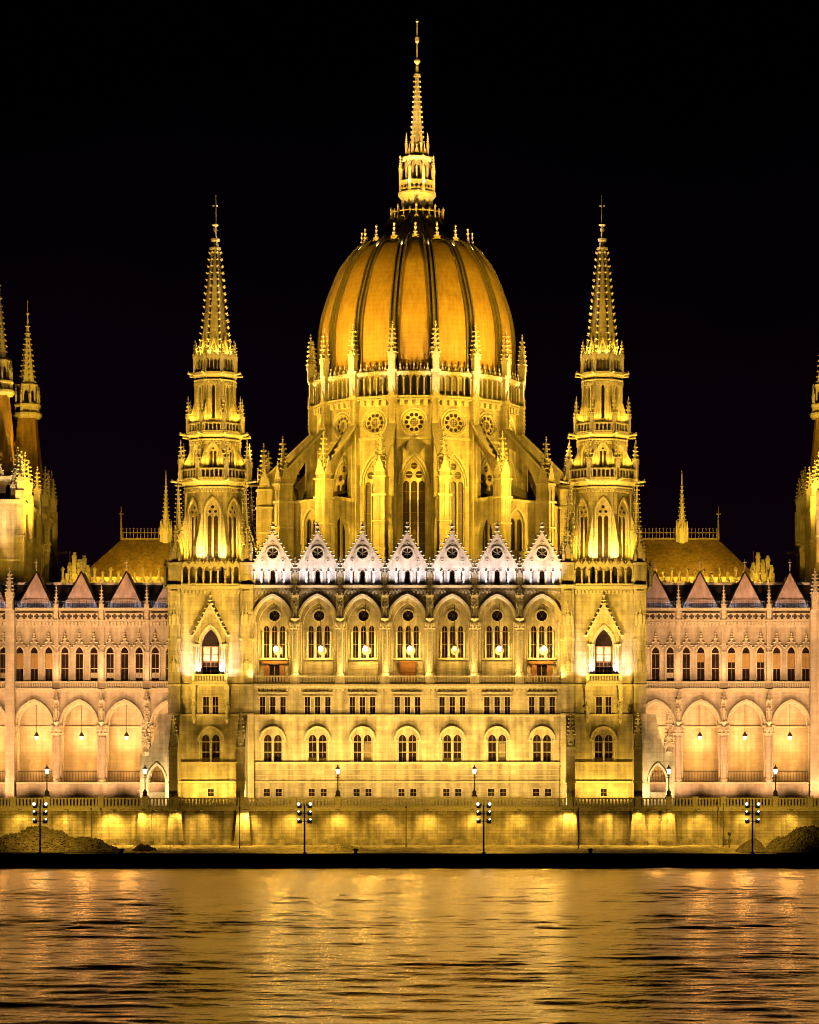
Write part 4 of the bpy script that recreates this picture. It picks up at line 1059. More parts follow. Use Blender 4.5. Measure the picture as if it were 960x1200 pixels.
for s in (-1, 1):
    w = MB(); nb = 6
    Wg = link('wing', MB(), bld, (0, 0, 0))
    for i in range(nb):
        cx = s*(W0 + WB*i); a, b = cx - WB/2, cx + WB/2
        w.plate(rect(a, b, 9.7, 21.2), [arch(cx, 9.72, 16.8, 2.2, 2.9, 12)], WY, WY+.9, M_PINK)
        w.plate(rect(a, b, 21.2, 31.2), [arch(cx+d, 22.3, 25.9, .44, .6, 6) for d in (-1.8, 0, 1.8)], WY, WY+.5, M_PINK)
        w.strip(arch_curve(cx, 16.8, 2.2, 2.9, 12), arch_curve(cx, 16.8, 2.46, 3.22, 12), WY-.45, WY, M_CARV)
        w.strip(arch_curve(cx, 16.8, 1.95, 2.62, 12), arch_curve(cx, 16.8, 2.22, 2.93, 12), WY+.3, WY+.9, M_CARV)
        w.box(a, b, WY+5, WY+5.3, TERR, 21.2, M_PINK)                       # back wall of the arcade
        w.box(a, b, WY+4.85, WY+5, 9.9, 11.2, M_PINK); w.box(a, b, WY+4.8, WY+5, 16.6, 16.8, M_CARV)
        w.box(a+2.3-.0, a+2.3+.001, WY+4.9, WY+4.901, 12, 12.001, M_CARV)
        for xx in (a, b-.25): w.box(xx, xx+.25, WY+4.3, WY+5, 9.7, 21, M_PINK)
        # quatrefoil parapet
        q = MB(); n = 6; st_ = (WB-.9)/n; hs = []
        for j in range(n):
            qx = -(WB-.9)/2 + (j+.5)*st_; r = .15
            hs.append([(qx-r, -r), (qx-r*2.3, -r*.9), (qx-r*2.3, r*.9), (qx-r, r), (qx-r*.9, r*2.3), (qx+r*.9, r*2.3), (qx+r, r), (qx+r*2.3, r*.9), (qx+r*2.3, -r*.9), (qx+r, -r), (qx+r*.9, -r*2.3), (qx-r*.9, -r*2.3)])
        q.plate(rect(-(WB-.9)/2, (WB-.9)/2, -.42, .42), hs, -.08, .08, M_CARV)
        q.box(-(WB-.9)/2, (WB-.9)/2, .1, .14, -.42, .42, M_SLATE)
        link('parapet', q, Wg, (cx, WY-.45, 30.25))
        bl = MB(); balustrade(bl, -WB/2+.45, WB/2-.45, 0, 0, .95, M_CARV, .3, .14); link('balustrade', bl, Wg, (cx, WY-.42, 21.25))
        rl = MB()
        for j in range(24): rl.box(-2.25+j*.19, -2.215+j*.19, -.02, .02, 0, 1.35, M_IRON)
        rl.box(-2.25, 2.2, -.03, .03, 1.3, 1.36, M_IRON); link('railing', rl, Wg, (cx, WY+1.5, 9.75))
        kd = (kinds_l if s < 0 else kinds_r).get(i, (1, 0, 3))
        for j, d in enumerate((-1.8, 0, 1.8)): link('arched_window', WW[kd[j]], Wg, (cx+d, WY, 22.3))
        link('dormer_roof', WG, Wg, (cx, WY+.5, 31.35))
    xa, xb = sorted((s*(W0 - WB/2), s*(W0 + WB*(nb-.5))))
    w.box(xa, xb, WY-.5, WY+5, TERR-.4, 9.7, M_PINK)
    w.box(xa, xb, WY+.95, WY+5, 20.6, 21.15, M_PINK)
    for z0, z1, y in ((9.5, 9.75, .65), (20.95, 21.25, .5), (22.1, 22.3, .15), (29.65, 29.85, .55), (31.0, 31.3, .6), (7.2, 7.4, .58)):
        w.box(xa, xb, WY-y, WY+.1, z0, z1, M_CARV)
    dentils(w, xa, xb, WY-.4, WY, 29.15, 29.6, .44, M_CARV)
    w.box(xa, xb, WY+.5, WY+22, 21.2, 31.3, M_SLATE)
    w.add([(xa, WY+1.5, 31.3), (xb, WY+1.5, 31.3), (xb, WY+4.5, 34.6), (xa, WY+4.5, 34.6), (xb, WY+12, 34.7), (xa, WY+12, 34.7), (xb, WY+12, 31.3), (xa, WY+12, 31.3)], [(0,1,2,3), (3,2,4,5), (5,4,6,7)], M_SLATE)
    w.box(xa, xb, WY+4.3, WY+4.6, 34.5, 34.8, M_CARV)
    Wg.data = w.mesh('wing')
    for i in range(nb+1):
        x = s*(W0 - WB/2 + WB*i)
        big = (i == 4)
        if i == 0: continue
        c = MB(); column(c, 0, 0, 9.75, 16.6, .42, M_PINK, 12, 1.3, .6, 1.6)
        for k in range(8): a = k*pi/4; c.bud(.62*cos(a), .62*sin(a), 15.8, .15, .2, M_CARV); c.bud(.6*cos(a+.4), .6*sin(a+.4), 16.2, .13, .15, M_CARV)
        c.box(-.75, .75, -.5, .6, 16.5, 16.75, M_CARV)
        if big: c.box(-.55, .55, -1.3, 0, TERR, 31, M_PINK); pinnacle(c, 0, -1.4, 31, 1.0, 5.2, .35, M_CARV, 6, bs=1.3)
        link('column', c, Wg, (x, WY-.1, 0))
        st = MB(); figure_niche(st, 0, 0, 0, 4.0, .85); link('statue', st, Wg, (x, WY-.65, 17.2))
        p = MB(); p.box(-.26, .26, -.3, .1, 0, 8.6, M_PINK); p.box(-.34, .34, -.4, .1, 3.4, 3.6, M_CARV); link('pilaster', p, Wg, (x, WY-.05, 22.3))
        pin_obj(Wg, (x, WY-.45, 30.0), .6, 4.2, .35, 5, bs=1.2)
        if i in (1,):
            pass
    # finials in a row on the parapet of the rear range
    f = MB(); f.box(min(s*26, s*46), max(s*26, s*46), WY+9.8, WY+10.3, 34.4, 35.3, M_CARV)
    rg = link('rear_parapet', f, bld, (0, 0, 0))
    fm = []
    for hh in (2.0, 1.5):
        q = MB(); q.lathe([(.34, 0), (.34, .25), (.2, .4), (.16, hh*.75), (.3, hh*.8), (.24, hh*.88), (.05, hh)], 6, 0, 0, M_CARV); fm.append(q.mesh('finial'))
    for j in range(19): link('finial', fm[j % 2], rg, (s*(26.5 + j*1.02), WY+10, 35.25))
    # high hipped roof behind
    r = MB(); Y0, Y1, Y2 = 43, 50, 57
    xr, xe, xi = 40.0, 44.6, 20.0
    r.add([(s*xi, Y0, 37), (s*xe, Y0, 37), (s*xr, Y1, 42.5), (s*xi, Y1, 42.5), (s*xe, Y2, 37), (s*xi, Y2, 37)], [(0,1,2,3), (1,4,2), (4,5,3,2)], M_ROOF)
    r.box(min(s*xi, s*(xe+.2)), max(s*xi, s*(xe+.2)), Y0-.2, Y2+.2, 30, 37, M_DRUM)
    R_ = link('hipped_roof', r, bld, (0, 0, 0))
    c = MB(); c.box(min(s*xi, s*xr), max(s*xi, s*xr), Y1-.06, Y1+.06, 42.5, 42.75, M_LEADR); c.box(min(s*xi, s*xr), max(s*xi, s*xr), Y1-.04, Y1+.04, 43.4, 43.5, M_LEADR)
    for j in range(42):
        x = s*(xi + .24 + j*(xr-xi)/42); c.box(x-.04, x+.04, Y1-.04, Y1+.04, 42.7, 44.0, M_LEADR); c.bud(x, Y1, 44.0, .12, .14, M_LEADR)
    c.lathe([(.16, 42.5), (.1, 45.4), (.04, 47.0)], 6, s*xr, Y1, M_LEADR); c.box(s*xr-.35, s*xr+.35, Y1-.05, Y1+.05, 45.9, 46.02, M_LEADR)
    link('roof_crest', c, R_, (0, 0, 0))
    t = MB(); x = s*35.1 if s > 0 else -34.0
    t.lathe([(.7, 41.5), (.7, 43.6), (.85, 43.7), (.5, 44.4), (.32, 46.2), (.12, 49.4), (.03, 51.8)], 8, 0, 0, M_CARV, pi/8)
    for k in range(8):
        a = pi/8 + k*pi/4; pinnacle(t, .8*cos(a), .8*sin(a), 43.2, .2, 1.9, .4, M_CARV, 2)
        for j in range(9):
            u = j/9; t.bud((.45*(1-u)+.1)*cos(a), (.45*(1-u)+.1)*sin(a), 45.2+u*5, .1, .1, M_CARV)
        t.M = rotz(k*pi/4); t.plate([(-.35, 42.2), (0, 45), (.35, 42.2)], [], -.8, -.68, M_CARV); t.M = None
    link('ridge_turret', t, R_, (x, Y1, 0))
    # chimney cluster
    c = MB()
    for dx, h in ((-1.1, 1.6), (-.5, 2.9), (.1, 2.0), (.75, 2.5), (1.2, 1.3)):
        c.box(dx-.26, dx+.26, -.3, .3, 0, h, M_CARV); c.box(dx-.32, dx+.32, -.36, .36, h-.35, h-.2, M_CARV); c.box(dx-.2, dx+.2, -.2, .2, h, h+.3, M_CARV)
    c.box(-1.6, 1.6, -.5, .5, -2, .5, M_CARV); c.tube([(-1.1, 0, 1.6), (-1.1, 0, 3.4)], .05, M_CARV, 5)
    link('chimney', c, bld, (PX(92, 34) if s < 0 else PX(893, 34), 34, 36.2))

# ------------------------------------------------------------------ chamber blocks with their corner towers
def chamber(s):
    xe = 50.3 if s < 0 else 51.6
    b = MB()
    x0, x1 = sorted((s*xe, s*(xe+8)))
    def side(side_pts): pass
    b.box(x0, x1, 30, 59, 30, 45.6, M_DRUM)
    # bays of the long side wall that faces the dome
    for j in range(5):
        y = 30 + j*7.0 if j else 30.3
        b.box(s*xe-.55, s*xe+.55, y-.5, y+.5, 30, 47, M_DRUM); b.box(s*xe-.65, s*xe+.65, y-.6, y+.6, 41, 41.3, M_CARV)
    b.box(s*xe-.25, s*xe+.25, 30, 59, 41.0, 41.25, M_CARV); b.box(s*xe-.3, s*xe+.3, 30, 59, 45.3, 45.8, M_CARV)
    b.box(x0, x1, 29.7, 30, 45.3, 45.8, M_CARV); b.box(x0, x1, 29.75, 30, 38, 38.2, M_CARV); b.box(x0+.2, x1-.2, 29.6, 29.8, 34.6, 34.8, M_CARV)
    for j in range(8): b.box(s*xe + (-s)*-.0 - .06, s*xe + .06, 31.5+j*3.4, 32.6+j*3.4, 42, 44.4, M_LEAD)
    C = link('chamber_block', b, bld, (0, 0, 0))
    for j in range(5):
        y = 30 + j*7.0 if j else 30.3
        pin_obj(C, (s*xe, y, 46.5), .95, 5.2, .35, 5, bs=1.3)
        pin_obj(C, (s*(xe+1.0), y+.6, 46.0), .7, 4.4, .35, 4, bs=1.3)
    for y, q in ((34.0, 3.3), (56.0, 3.2)):
        t = MB(); cx = s*(xe+q)
        drum_stage(t, 4, 2.9, 45.6, 48.8, [arch(d, 46.2, 47.4, .3, .5, 5) for d in (-1.6, 0, 1.6)], .4, M_DRUM)
        t.lathe([(4.1, 48.5), (4.35, 48.9), (4.2, 49.0)], 4, 0, 0, M_CARV, pi/4)
        t.lathe([(3.6, 48.8), (2.9, 50.5), (2.45, 53), (1.95, 57), (1.6, 59.6)], 4, 0, 0, M_TROOF, pi/4)
        t.lathe([(1.7, 59.5), (2.0, 59.9), (2.0, 60.2), (1.5, 60.3), (1.5, 61.0), (1.85, 61.2), (1.85, 61.4), (1.2, 61.4)], 8, 0, 0, M_CARV, pi/8)
        drum_stage(t, 8, 1.15, 61.4, 63.8, [arch(0, 61.7, 62.8, .28, .5, 5)], .15, M_CARV)
        for k in range(8):
            a = pi/8 + k*pi/4; pinnacle(t, 1.6*cos(a), 1.6*sin(a), 60.2, .28, 4.0, .6, M_CARV, 3, bs=1.3)
        t.lathe([(1.35, 63.8), (1.4, 64.1), (1.0, 64.2), (.65, 67), (.2, 72)], 8, 0, 0, M_CARV, pi/8)
        for k in range(8):
            a = pi/8 + k*pi/4
            for j in range(10): u = j/10; t.bud((1.0*(1-u)+.2*u+.1)*cos(a), (1.0*(1-u)+.2*u+.1)*sin(a), 64.5+u*7.3, .15, .13, M_CARV)
        t.lathe([(.2, 71.9), (.4, 72.1), (.15, 72.4), (.08, 73.6), (.25, 73.8), (.05, 74), (.03, 75.6)], 6, 0, 0, M_CARV)
        for k in range(4):
            a = pi/4 + k*pi/2; pinnacle(t, 4.0*cos(a), 4.0*sin(a), 45.8, 1.0, 7.0, .45, M_CARV, 5, bs=1.3)
            t.M = rotz(k*pi/2); t.plate([(-1.2, 48.9), (0, 52.2), (1.2, 48.9)], [circ(0, 50, .4, 10)], -2.95, -2.7, M_CARV); crocket_line(t, (-1.2, -2.85, 49), (0, -2.85, 52.4), .5, .17, M_CARV); crocket_line(t, (1.2, -2.85, 49), (0, -2.85, 52.4), .5, .17, M_CARV); t.M = None
        link('chamber_tower', t, C, (cx, y, 0))
    for yy, zz in ((58.5, 41.4), (58.5, 38.0), (44, 41.3)):
        g = MB(); gargoyle(g, 0, 0, 0, pi if s > 0 else 0, 1.9, .22); link('gargoyle', g, C, (s*xe, yy, zz))
for s in (-1, 1): chamber(s)

# ================================================================== hanging lamps
ords = ['first', 'second', 'third', 'fourth', 'fifth', 'sixth', 'seventh']
gl = MB(); gl.lathe([(.02, .42), (.16, .3), (.3, .0), (.27, -.18), (.14, -.34), (.02, -.4)], 12, 0, 0, M_LAMPW, 0, True); gl = gl.mesh('globe')
ch = MB(); ch.tube([(0, 0, .4), (0, 0, 5.6)], .035, M_IRON, 5); ch.lathe([(.3, .28), (.2, .42), (.05, .5)], 8, 0, 0, M_IRON); ch = ch.mesh('chain')
for i in range(7):
    cx = (i-3)*BAY
    lab = {3: 'round globe lamp hanging in the middle arch of the loggia above the brown double door'}.get(i, f'round lit globe lamp hanging in the {ords[i]} loggia arch counted from the left tower')
    t = thing('hanging_lamp', lab, 'lamp', (cx+.25, 1.7, 25.3), 'globe lamps hanging in the loggia arches')
    if i != 4: link('globe', gl, t, (cx+.25, 1.7, 25.3))
    else:
        q = MB(); q.lathe([(.02, .42), (.16, .3), (.3, .0), (.27, -.18), (.14, -.34), (.02, -.4)], 12, 0, 0, M_WHITEF, 0, True); link('globe', q, t, (cx+.25, 1.7, 25.3))
        t['label'] = 'round unlit globe lamp hanging in the loggia arch just right of the middle one'
    link('chain', ch, t, (cx+.25, 1.7, 25.3))
    if i != 4: point((cx+.25, 1.1, 25.2), (1300, 950, 1400, 1150, 0, 850, 1500)[i], AMB, .5)
    else: point((cx+.25, 1.1, 25.2), 700, AMB, .5)
wl = MB(); wl.lathe([(.2, .16), (.21, -.05), (.12, -.22), (.02, -.27)], 8, 0, 0, M_LAMPW, 0, True); wl = wl.mesh('lamp_glass')
wc = MB(); wc.tube([(0, 0, .3), (0, 0, 4.6)], .026, M_IRON, 5); wc.lathe([(.34, .18), (.22, .45), (.05, .7)], 8, 0, 0, M_IRON); wc = wc.mesh('lamp_rod')
for s in (-1, 1):
    for i in range(6):
        x = s*(W0 + WB*i)
        point((x, WY+2.3, 14.7), 620, (1, .49, .11), .8)
        if i not in (1, 2, 3): continue
        side = 'left' if s < 0 else 'right'
        lab = {1: f'small lit lantern on a rod in the {side} arcade arch nearest the tower', 2: f'small lit lantern on a rod in the middle one of three {side} arcade arches',
               3: f'small lit lantern on a rod in the {side} arcade arch farthest from the tower'}[i]
        t = thing('arcade_lantern', lab, 'lantern', (x, WY+1.8, 15.3), 'lanterns hanging in the arcade arches')
        link('lamp_glass', wl, t, (x, WY+1.8, 15.3)); link('lamp_rod', wc, t, (x, WY+1.8, 15.3))

# ================================================================== terrace, embankment, quay, water
g = MB(); g.box(-1500, 1500, -12.4, 2500, TERR-6, TERR, plain('terrace_paving', (.22, .19, .15), .85, noise=.3, scale=.8)); tag(link('terrace_ground', g), kind='structure')
e = thing('embankment_wall', 'long aged stone retaining wall with a balustrade along its top below the palace', 'wall', (0, -13, 2.2))
FY = -13.0
ew = MB(); XL, XR = -75, 80
ew.box(XL, XR, FY, -12.4, 1.0, 6.4, M_QUAYW)
ew.box(XL, XR, FY-.35, FY, 2.0, 3.0, M_QUAYW); ew.box(XL, XR, FY-.6, FY-.35, 1.8, 2.55, M_QUAYW)
ew.box(XL, XR, FY-.25, FY, 6.15, 6.4, M_CARV)
for px in (170, 206, 285, 668, 748, 783):
    x = PX(px, FY)
    ew.add([(x-.95, FY-.95, 2.3), (x+.95, FY-.95, 2.3), (x+.68, FY-.5, 6.1), (x-.68, FY-.5, 6.1), (x-.95, FY, 2.3), (x+.95, FY, 2.3), (x+.68, FY, 6.1), (x-.68, FY, 6.1)], [(0,1,2,3), (0,3,7,4), (1,5,6,2), (3,2,6,7)], M_QUAYW)
    ew.box(x-1.1, x+1.1, FY-1.15, FY, 2.0, 2.75, M_QUAYW); ew.box(x-.76, x+.76, FY-.58, FY, 6.1, 6.3, M_CARV)
for px in (203, 288, 278, 210, 665, 672, 744, 752):
    pass
link('retaining_wall', ew, e, (0, 0, 0))
cp = MB(); cp.box(XL, XR, FY-.35, -12.3, 6.4, 6.62, M_CARV); link('coping', cp, e, (0, 0, 0))
piers = sorted([PX(p, FY) for p in (-60, -8, 15, 55, 118, 170, 206, 285, 344, 396, 449, 502, 556, 608, 668, 748, 784, 815, 848, 909, 950, 1000, 1060)])
pm = MB(); pm.box(-.32, .32, -.32, .32, 0, 1.08, M_CARV); pm.box(-.38, .38, -.38, .38, 1.02, 1.16, M_CARV); pm = pm.mesh('balustrade_pier')
for a, b in zip(piers, piers[1:]):
    m = MB(); L = (b-a)/2 - .35; balustrade(m, -L, L, 0, 0, 1.02, M_CARV, .38, .2, .34); link('balustrade', m, e, ((a+b)/2, FY+.3, 6.62))
for a in piers: link('balustrade_pier', pm, e, (a, FY+.3, 6.62))
# small shaded lamps on the wall
wlm = MB(); wlm.box(-.16, .16, -1.0, -.75, -.02, .1, M_IRON); wlm.box(-.04, .04, -.8, 0, .02, .1, M_IRON); wlm.box(-.12, .12, -.97, -.78, -.03, -.02, M_WALLL); wlm = wlm.mesh('wall_lamp')
for px in list(range(24, 960, 53)) + [165, 206, 285, 668, 748, 784, 131]:
    link('wall_lamp', wlm, e, (PX(px, -14), FY, 6.22))

M_ROAD = plain('quay_asphalt', (.11, .09, .07), .85, noise=.35, scale=1.2)
M_BANK = plain('dusty_bank', (.30, .25, .16), .95, noise=.45, scale=1.1, bump=.8)
# verge at the foot of the wall
random.seed(3)
v = MB(); nx = 620; ny = 9; vs = []; fs = []
for j in range(ny):
    for i in range(nx+1):
        x = -75 + 155*i/nx; t = j/(ny-1); y = FY-.5 - t*7.5
        z = 2.3 - .88*t**1.3 + (random.uniform(-.05, .05) + .08*sin(x*.31+j)*sin(x*.83+2*j)) * sin(pi*min(1, t*1.05))
        vs.append((x, y, z))
for j in range(ny-1):
    for i in range(nx): a = j*(nx+1)+i; fs.append((a, a+nx+1, a+nx+2, a+1))
v.add(vs, fs, M_BANK); tag(link('verge', v), kind='structure')
q = MB(); q.box(-400, 400, -29.6, -12.5, -2, 1.38, M_ROAD); tag(link('quay', q), kind='structure')
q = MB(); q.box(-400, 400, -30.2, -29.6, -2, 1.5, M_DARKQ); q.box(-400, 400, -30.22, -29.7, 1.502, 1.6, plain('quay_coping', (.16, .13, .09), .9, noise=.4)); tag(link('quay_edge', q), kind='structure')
kb = MB(); kb.box(-75, 80, -22.2, -22.0, 1.38, 1.52, M_CARV); tag(link('kerb', kb), kind='structure')

# water: a sheet with real waves where the photograph sees it, fine ripples in the shader
def water():
    m, nt, b = new_mat('river_water')
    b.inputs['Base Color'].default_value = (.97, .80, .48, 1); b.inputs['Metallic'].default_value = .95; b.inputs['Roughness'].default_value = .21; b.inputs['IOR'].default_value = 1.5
    geo = N(nt, 'ShaderNodeNewGeometry')
    mp = N(nt, 'ShaderNodeMapping'); mp.inputs['Scale'].default_value = (1.3, 2.0, 1); nt.links.new(geo.outputs['Position'], mp.inputs[0])
    n = N(nt, 'ShaderNodeTexNoise'); n.inputs['Scale'].default_value = 1; n.inputs['Detail'].default_value = 3; n.inputs['Roughness'].default_value = .5; nt.links.new(mp.outputs[0], n.inputs['Vector'])
    bp = N(nt, 'ShaderNodeBump'); bp.inputs['Strength'].default_value = 1.0; bp.inputs['Distance'].default_value = .06
    nt.links.new(n.outputs[0], bp.inputs['Height']); nt.links.new(bp.outputs[0], b.inputs['Normal'])
    return m
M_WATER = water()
import numpy as np
def wave_sheet():
    rng = np.random.RandomState(11)
    xs = np.arange(-62, 74.01, .25); ys = [-29.9]
    while ys[-1] > -285: ys.append(ys[-1] - (.32 if ys[-1] > -170 else .24))
    ys = np.array(ys); X, Y = np.meshgrid(xs, ys); Z = np.zeros_like(X); n = 130
    lam = np.exp(rng.uniform(np.log(.8), np.log(4.2), n)); lam[:14] = rng.uniform(4.5, 10, 14); k = 2*np.pi/lam
    th = rng.normal(0, .36, n) + np.pi/2 + np.where(rng.rand(n) < .25, np.pi, 0)
    ph = rng.uniform(0, 2*np.pi, n); sl = .048*np.sqrt(2/n)*np.ones(n); sl[:14] *= .85
    for a in range(n): Z += sl[a]/k[a]*np.cos(k[a]*(np.cos(th[a])*X + np.sin(th[a])*Y) + ph[a])
    G_ = np.zeros_like(X)                       # gusty patches: rough and calm water
    for a in range(9):
        kk = 2*np.pi/rng.uniform(22, 80); t = rng.uniform(0, 2*np.pi); G_ += np.cos(kk*(np.cos(t)*X*.7 + np.sin(t)*Y) + rng.uniform(0, 6.28))
    Z *= np.clip(1.0 + .10*G_, .7, 1.4)
    edge = np.minimum(1, np.minimum((X+62)/6, np.minimum((74-X)/6, np.minimum((-29.9-Y)/2, (Y+286)/6)))); Z *= np.clip(edge, 0, 1)
    Z = Z + .55*np.abs(Z)*(Z > 0)               # sharper crests than troughs
    nx, ny = len(xs), len(ys)
    me = bpy.data.meshes.new('river_water')
    co = np.stack([X, Y, Z], -1).reshape(-1, 3).astype(np.float32)
    ii = (np.arange(ny-1)[:, None]*nx + np.arange(nx-1)[None, :]).reshape(-1)
    q = np.stack([ii, ii+nx, ii+nx+1, ii+1], -1)
    # flat water all round the sheet
    x0, x1, y0, y1 = xs[0], xs[-1], ys[-1], ys[0]; b = len(co)
    ex = np.array([(-1500, -1200, 0), (1500, -1200, 0), (1500, y1, 0), (-1500, y1, 0), (x0, y0, 0), (x1, y0, 0), (x1, y1, 0), (x0, y1, 0)], np.float32)
    q = np.concatenate([q, np.array([(0, 1, 5, 4), (1, 2, 6, 5), (3, 0, 4, 7)]) + b])
    co = np.concatenate([co, ex])
    me.vertices.add(len(co)); me.vertices.foreach_set('co', co.reshape(-1))
    me.loops.add(q.size); me.loops.foreach_set('vertex_index', q.reshape(-1).astype(np.int32))
    me.polygons.add(len(q)); me.polygons.foreach_set('loop_start', (np.arange(len(q))*4).astype(np.int32))
    me.update(calc_edges=True); me.polygons.foreach_set('use_smooth', np.ones(len(q), bool))
    me.materials.append(M_WATER); me.update(); me.validate()
    return me
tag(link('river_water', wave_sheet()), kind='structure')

# ================================================================== street furniture
def street_lamp():
    p = MB(); p.lathe([(.3, 0), (.32, .12), (.22, .25), (.26, .45), (.2, .62), (.09, .75), (.07, .95), (.055, 2.3), (.1, 2.4), (.05, 2.5), (.12, 2.55)], 10, 0, 0, M_IRON, 0, True)
    for sg in (-1, 1): p.tube([(0, 0, 2.15), (sg*.3, 0, 2.2)], .03, M_IRON, 5)
    g_ = MB(); g_.lathe([(.14, 2.55), (.25, 3.05), (.25, 3.1)], 6, 0, 0, M_LAMP)
    c = MB(); c.lathe([(.3, 3.1), (.3, 3.14), (.16, 3.3), (.06, 3.4), (.07, 3.5), (.01, 3.62)], 6, 0, 0, M_IRON)
    for k in range(6): a = k*pi/3; c.tube([(.145*cos(a), .145*sin(a), 2.55), (.255*cos(a), .255*sin(a), 3.1)], .018, M_IRON, 4)
    return p.mesh('post'), g_.mesh('lamp_glass'), c.mesh('lamp_cap')
SL = street_lamp()
lamp_at = [(55, 'black lantern lamp post on the balustrade in front of the left arcade'),
           (170, 'black lantern lamp post on the balustrade beside the archway of the left tower'),
           (396, 'black lantern lamp post on the balustrade between left tower and dome axis'),
           (556, 'black lantern lamp post on the balustrade between dome axis and right tower'),
           (784, 'black lantern lamp post on the balustrade beside the archway of the right tower'),
           (909, 'black lantern lamp post on the balustrade in front of the right arcade')]
for px, lab in lamp_at:
    x = PX(px, FY+.3); loc = (x, FY+.3, 7.78)
    t = thing('street_lamp', lab, 'street lamp', loc, 'lantern lamp posts along the embankment balustrade')
    for n_, me in zip(('post', 'lamp_glass', 'lamp_cap'), SL): link(n_, me, t, loc)
    point((x, FY+.3, 10.6), 130, WRM, .2)
def flood_mast():
    p = MB(); p.lathe([(.22, 0), (.22, .3), (.1, .35), (.08, 5.3), (.04, 5.45)], 8, 0, 0, M_IRON)
    for z in (3.65, 4.5, 5.3): p.tube([(-.62, 0, z), (.62, 0, z)], .035, M_IRON, 5)
    return p.mesh('mast')
FM = flood_mast()
fl = MB(); fl.box(-.2, .2, -.1, .14, -.2, .2, M_IRON); fl.box(-.17, .17, .14, .16, -.17, .17, M_FLOOD); fl.box(-.24, .24, -.02, .04, -.24, -.2, M_IRON); fl.box(-.26, -.22, -.03, .03, -.22, .15, M_IRON); fl.box(.22, .26, -.03, .03, -.22, .15, M_IRON); fl = fl.mesh('floodlight')
gb = MB(); gb.lathe([(.02, -.16), (.13, -.1), (.17, 0), (.13, .1), (.02, .16)], 8, 0, 0, M_FLOOD, 0, True); gb = gb.mesh('lamp_glass')
mast_at = [(47, 'dark floodlight mast on the quay before the big rubble heap, far left'), (357, 'dark floodlight mast on the quay left of the dome axis'),
           (567, 'dark floodlight mast on the quay right of the dome axis'), (882, 'dark floodlight mast on the quay before the small cone of gravel')]
for px, lab in mast_at:
    x = PX(px, -27); loc = (x, -27, 1.38)
    t = thing('floodlight_mast', lab, 'floodlight mast', loc, 'floodlight masts standing on the quay')
    link('mast', FM, t, loc)
    for z in (3.65, 4.5, 5.3):
        for sg in (-1, 1):
            f_ = link('floodlight', fl, t, (x + sg*.55, -27, 1.38+z), sg*.5)
            link('lamp_glass', gb, f_, (x + sg*.55, -27.2, 1.38+z+.22), scale=None if z > 5 else (.6, .6, .6))
def pole_obj(px, py0, h, lab, Y=-15.5, kind='pole'):
    x = PX(px, Y); z0 = 2.0
    p = MB(); p.lathe([(.09, 0), (.06, .3), (.045, h), (.02, h+.05)], 6, 0, 0, M_IRON)
    if kind == 'pole': p.lathe([(.1, h), (.12, h+.1), (.03, h+.2)], 6, 0, 0, M_IRON)
    else: p.lathe([(.2, h-.1), (.2, h+.25)], 8, 0, 0, M_IRON); p.box(-.14, .14, -.03, .03, .6, 1.0, M_IRON)
    tag(link('pole' if kind == 'pole' else 'sign_post', p, None, (x, Y, z0)), lab, 'pole' if kind == 'pole' else 'sign post', 'thin poles at the foot of the wall' if kind == 'pole' else None)
pole_obj(107, 948, 4.3, 'thin pole at the foot of the wall behind the big rubble heap')
pole_obj(281, 950, 4.4, 'thin pole at the foot of the wall under the left tower', -20)
pole_obj(476, 946, 4.5, 'thin pole at the foot of the wall on the dome axis')
pole_obj(678, 950, 4.4, 'thin pole at the foot of the wall under the right tower', -20)
pole_obj(848, 942, 4.8, 'thin pole at the foot of the wall beside the small sign post')
pole_obj(855, 975, 1.5, 'short post with a small dark sign beside a thin pole below the right arcade', -15.8, 'sign')
bo = MB(); bo.lathe([(.24, 0), (.2, .1), (.15, .45), (.28, .55), (.28, .68), (.1, .75)], 10, 0, 0, M_IRON, 0, True); bo = bo.mesh('bollard')
for px, lab in ((143, 'iron mooring bollard on the quay edge past the left rubble heap'), (417, 'iron mooring bollard on the quay edge between left tower and dome axis'), (692, 'iron mooring bollard on the quay edge before the right tower')):
    tag(link('mooring_bollard', bo, None, (PX(px, -29.2), -29.2, 1.38)), lab, 'bollard', 'mooring bollards along the quay edge')

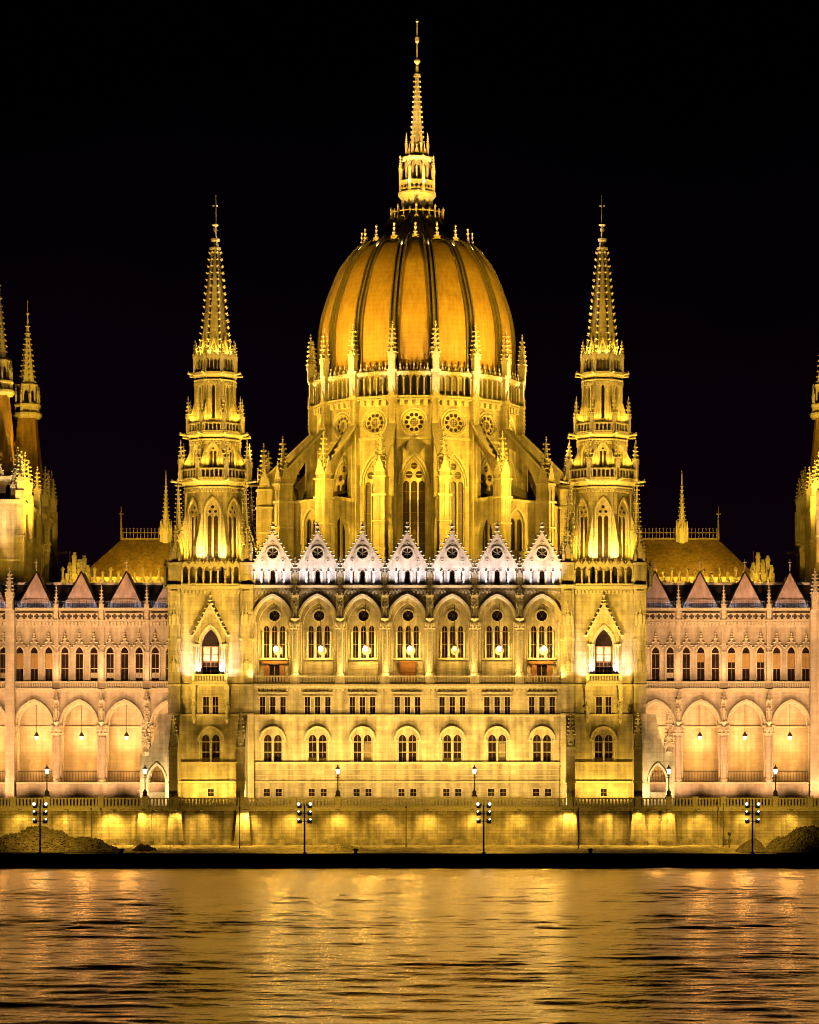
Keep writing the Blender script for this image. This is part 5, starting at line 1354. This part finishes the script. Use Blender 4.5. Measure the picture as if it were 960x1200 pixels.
# rubble heaps
M_RUB = plain('rubble', (.085, .07, .048), .95, noise=.6, scale=2.2, bump=1.0)
def heap(px0, px1, profile, Y, dy, lab, cat, seed, lumps, mat=M_RUB, name='rubble_heap', zb=1.6, ls=.28):
    """a heap whose crest follows profile [(t, height)], covered with broken stones"""
    rnd = random.Random(seed); x0, x1 = PX(px0, Y), PX(px1, Y); n = 90; m = 22; vs = []; fs = []
    def H(t):
        for (a, ha), (b, hb) in zip(profile, profile[1:]):
            if a <= t <= b: u = (t-a)/(b-a); u = u*u*(3-2*u); return ha*(1-u) + hb*u
        return 0
    mb = MB(); cx = (x0+x1)/2
    grid = {}
    for i in range(n+1):
        for j in range(m+1):
            t = i/n; u = 2*j/m - 1; h = H(t) * max(0, 1-abs(u))**.85
            x = x0 + (x1-x0)*t; y = dy*u*(.55 + .45*min(1, H(t)/2))
            h += (rnd.uniform(-.07, .09) + .12*sin(x*2.1)*sin(y*2.7+x)) * min(1, h*2)
            vs.append((x-cx, y, h)); grid[i, j] = (x-cx, y, h)
    for i in range(n):
        for j in range(m): a = i*(m+1)+j; fs.append((a, a+m+1, a+m+2, a+1))
    mb.add(vs, fs, mat)
    for _ in range(lumps):
        i = rnd.randint(2, n-2); j = rnd.randint(1, int(m*.6)); x, y, h = grid[i, j]
        if h < .05: continue
        r = ls*rnd.uniform(.3, 1.0); base = len(mb.v)
        pts = [(x + r*rnd.uniform(.6, 1)*a, y + r*rnd.uniform(.6, 1)*b, h + r*rnd.uniform(.5, .9)*c) for a, b, c in ((1,0,0),(-1,0,0),(0,1,0),(0,-1,0),(.2,.1,1),(0,0,-1))]
        mb.add(pts, [(0,2,4),(2,1,4),(1,3,4),(3,0,4),(2,0,5),(1,2,5),(3,1,5),(0,3,5)], mat)
    return tag(link(name, mb, None, (cx, Y, zb)), lab, cat, 'heaps of rubble on the quay')
heap(-40, 146, [(0, .5), (.2, 1.5), (.3, 2.1), (.45, 2.8), (.58, 2.3), (.68, 1.6), (.8, 1.5), (.92, .6), (1, 0)], -18.5, 4, 'big dark heap of broken rubble in front of the wall, far left', 'rubble heap', 1, 1500)
heap(150, 190, [(0, 0), (.45, .75), (1, 0)], -18, 1.8, 'low small heap of rubble just past the end of the big left heap', 'rubble heap', 2, 150)
heap(350, 450, [(0, .1), (.3, .3), (.5, .85), (.72, .35), (1, 0)], -18, 2, 'low ridge of debris at the wall foot left of the dome axis', 'rubble heap', 3, 250, M_BANK)
heap(855, 905, [(0, 0), (.55, 1.5), (1, 0)], -18.5, 2.4, 'smooth small cone of gravel beside the right rubble heap', 'gravel heap', 4, 0, M_RUB, 'gravel_heap')
heap(890, 1010, [(0, 0), (.2, 1.6), (.42, 2.75), (.7, 2.4), (1, .3)], -19, 4, 'big dark heap of coarse rubble in front of the wall, far right', 'rubble heap', 5, 1300)
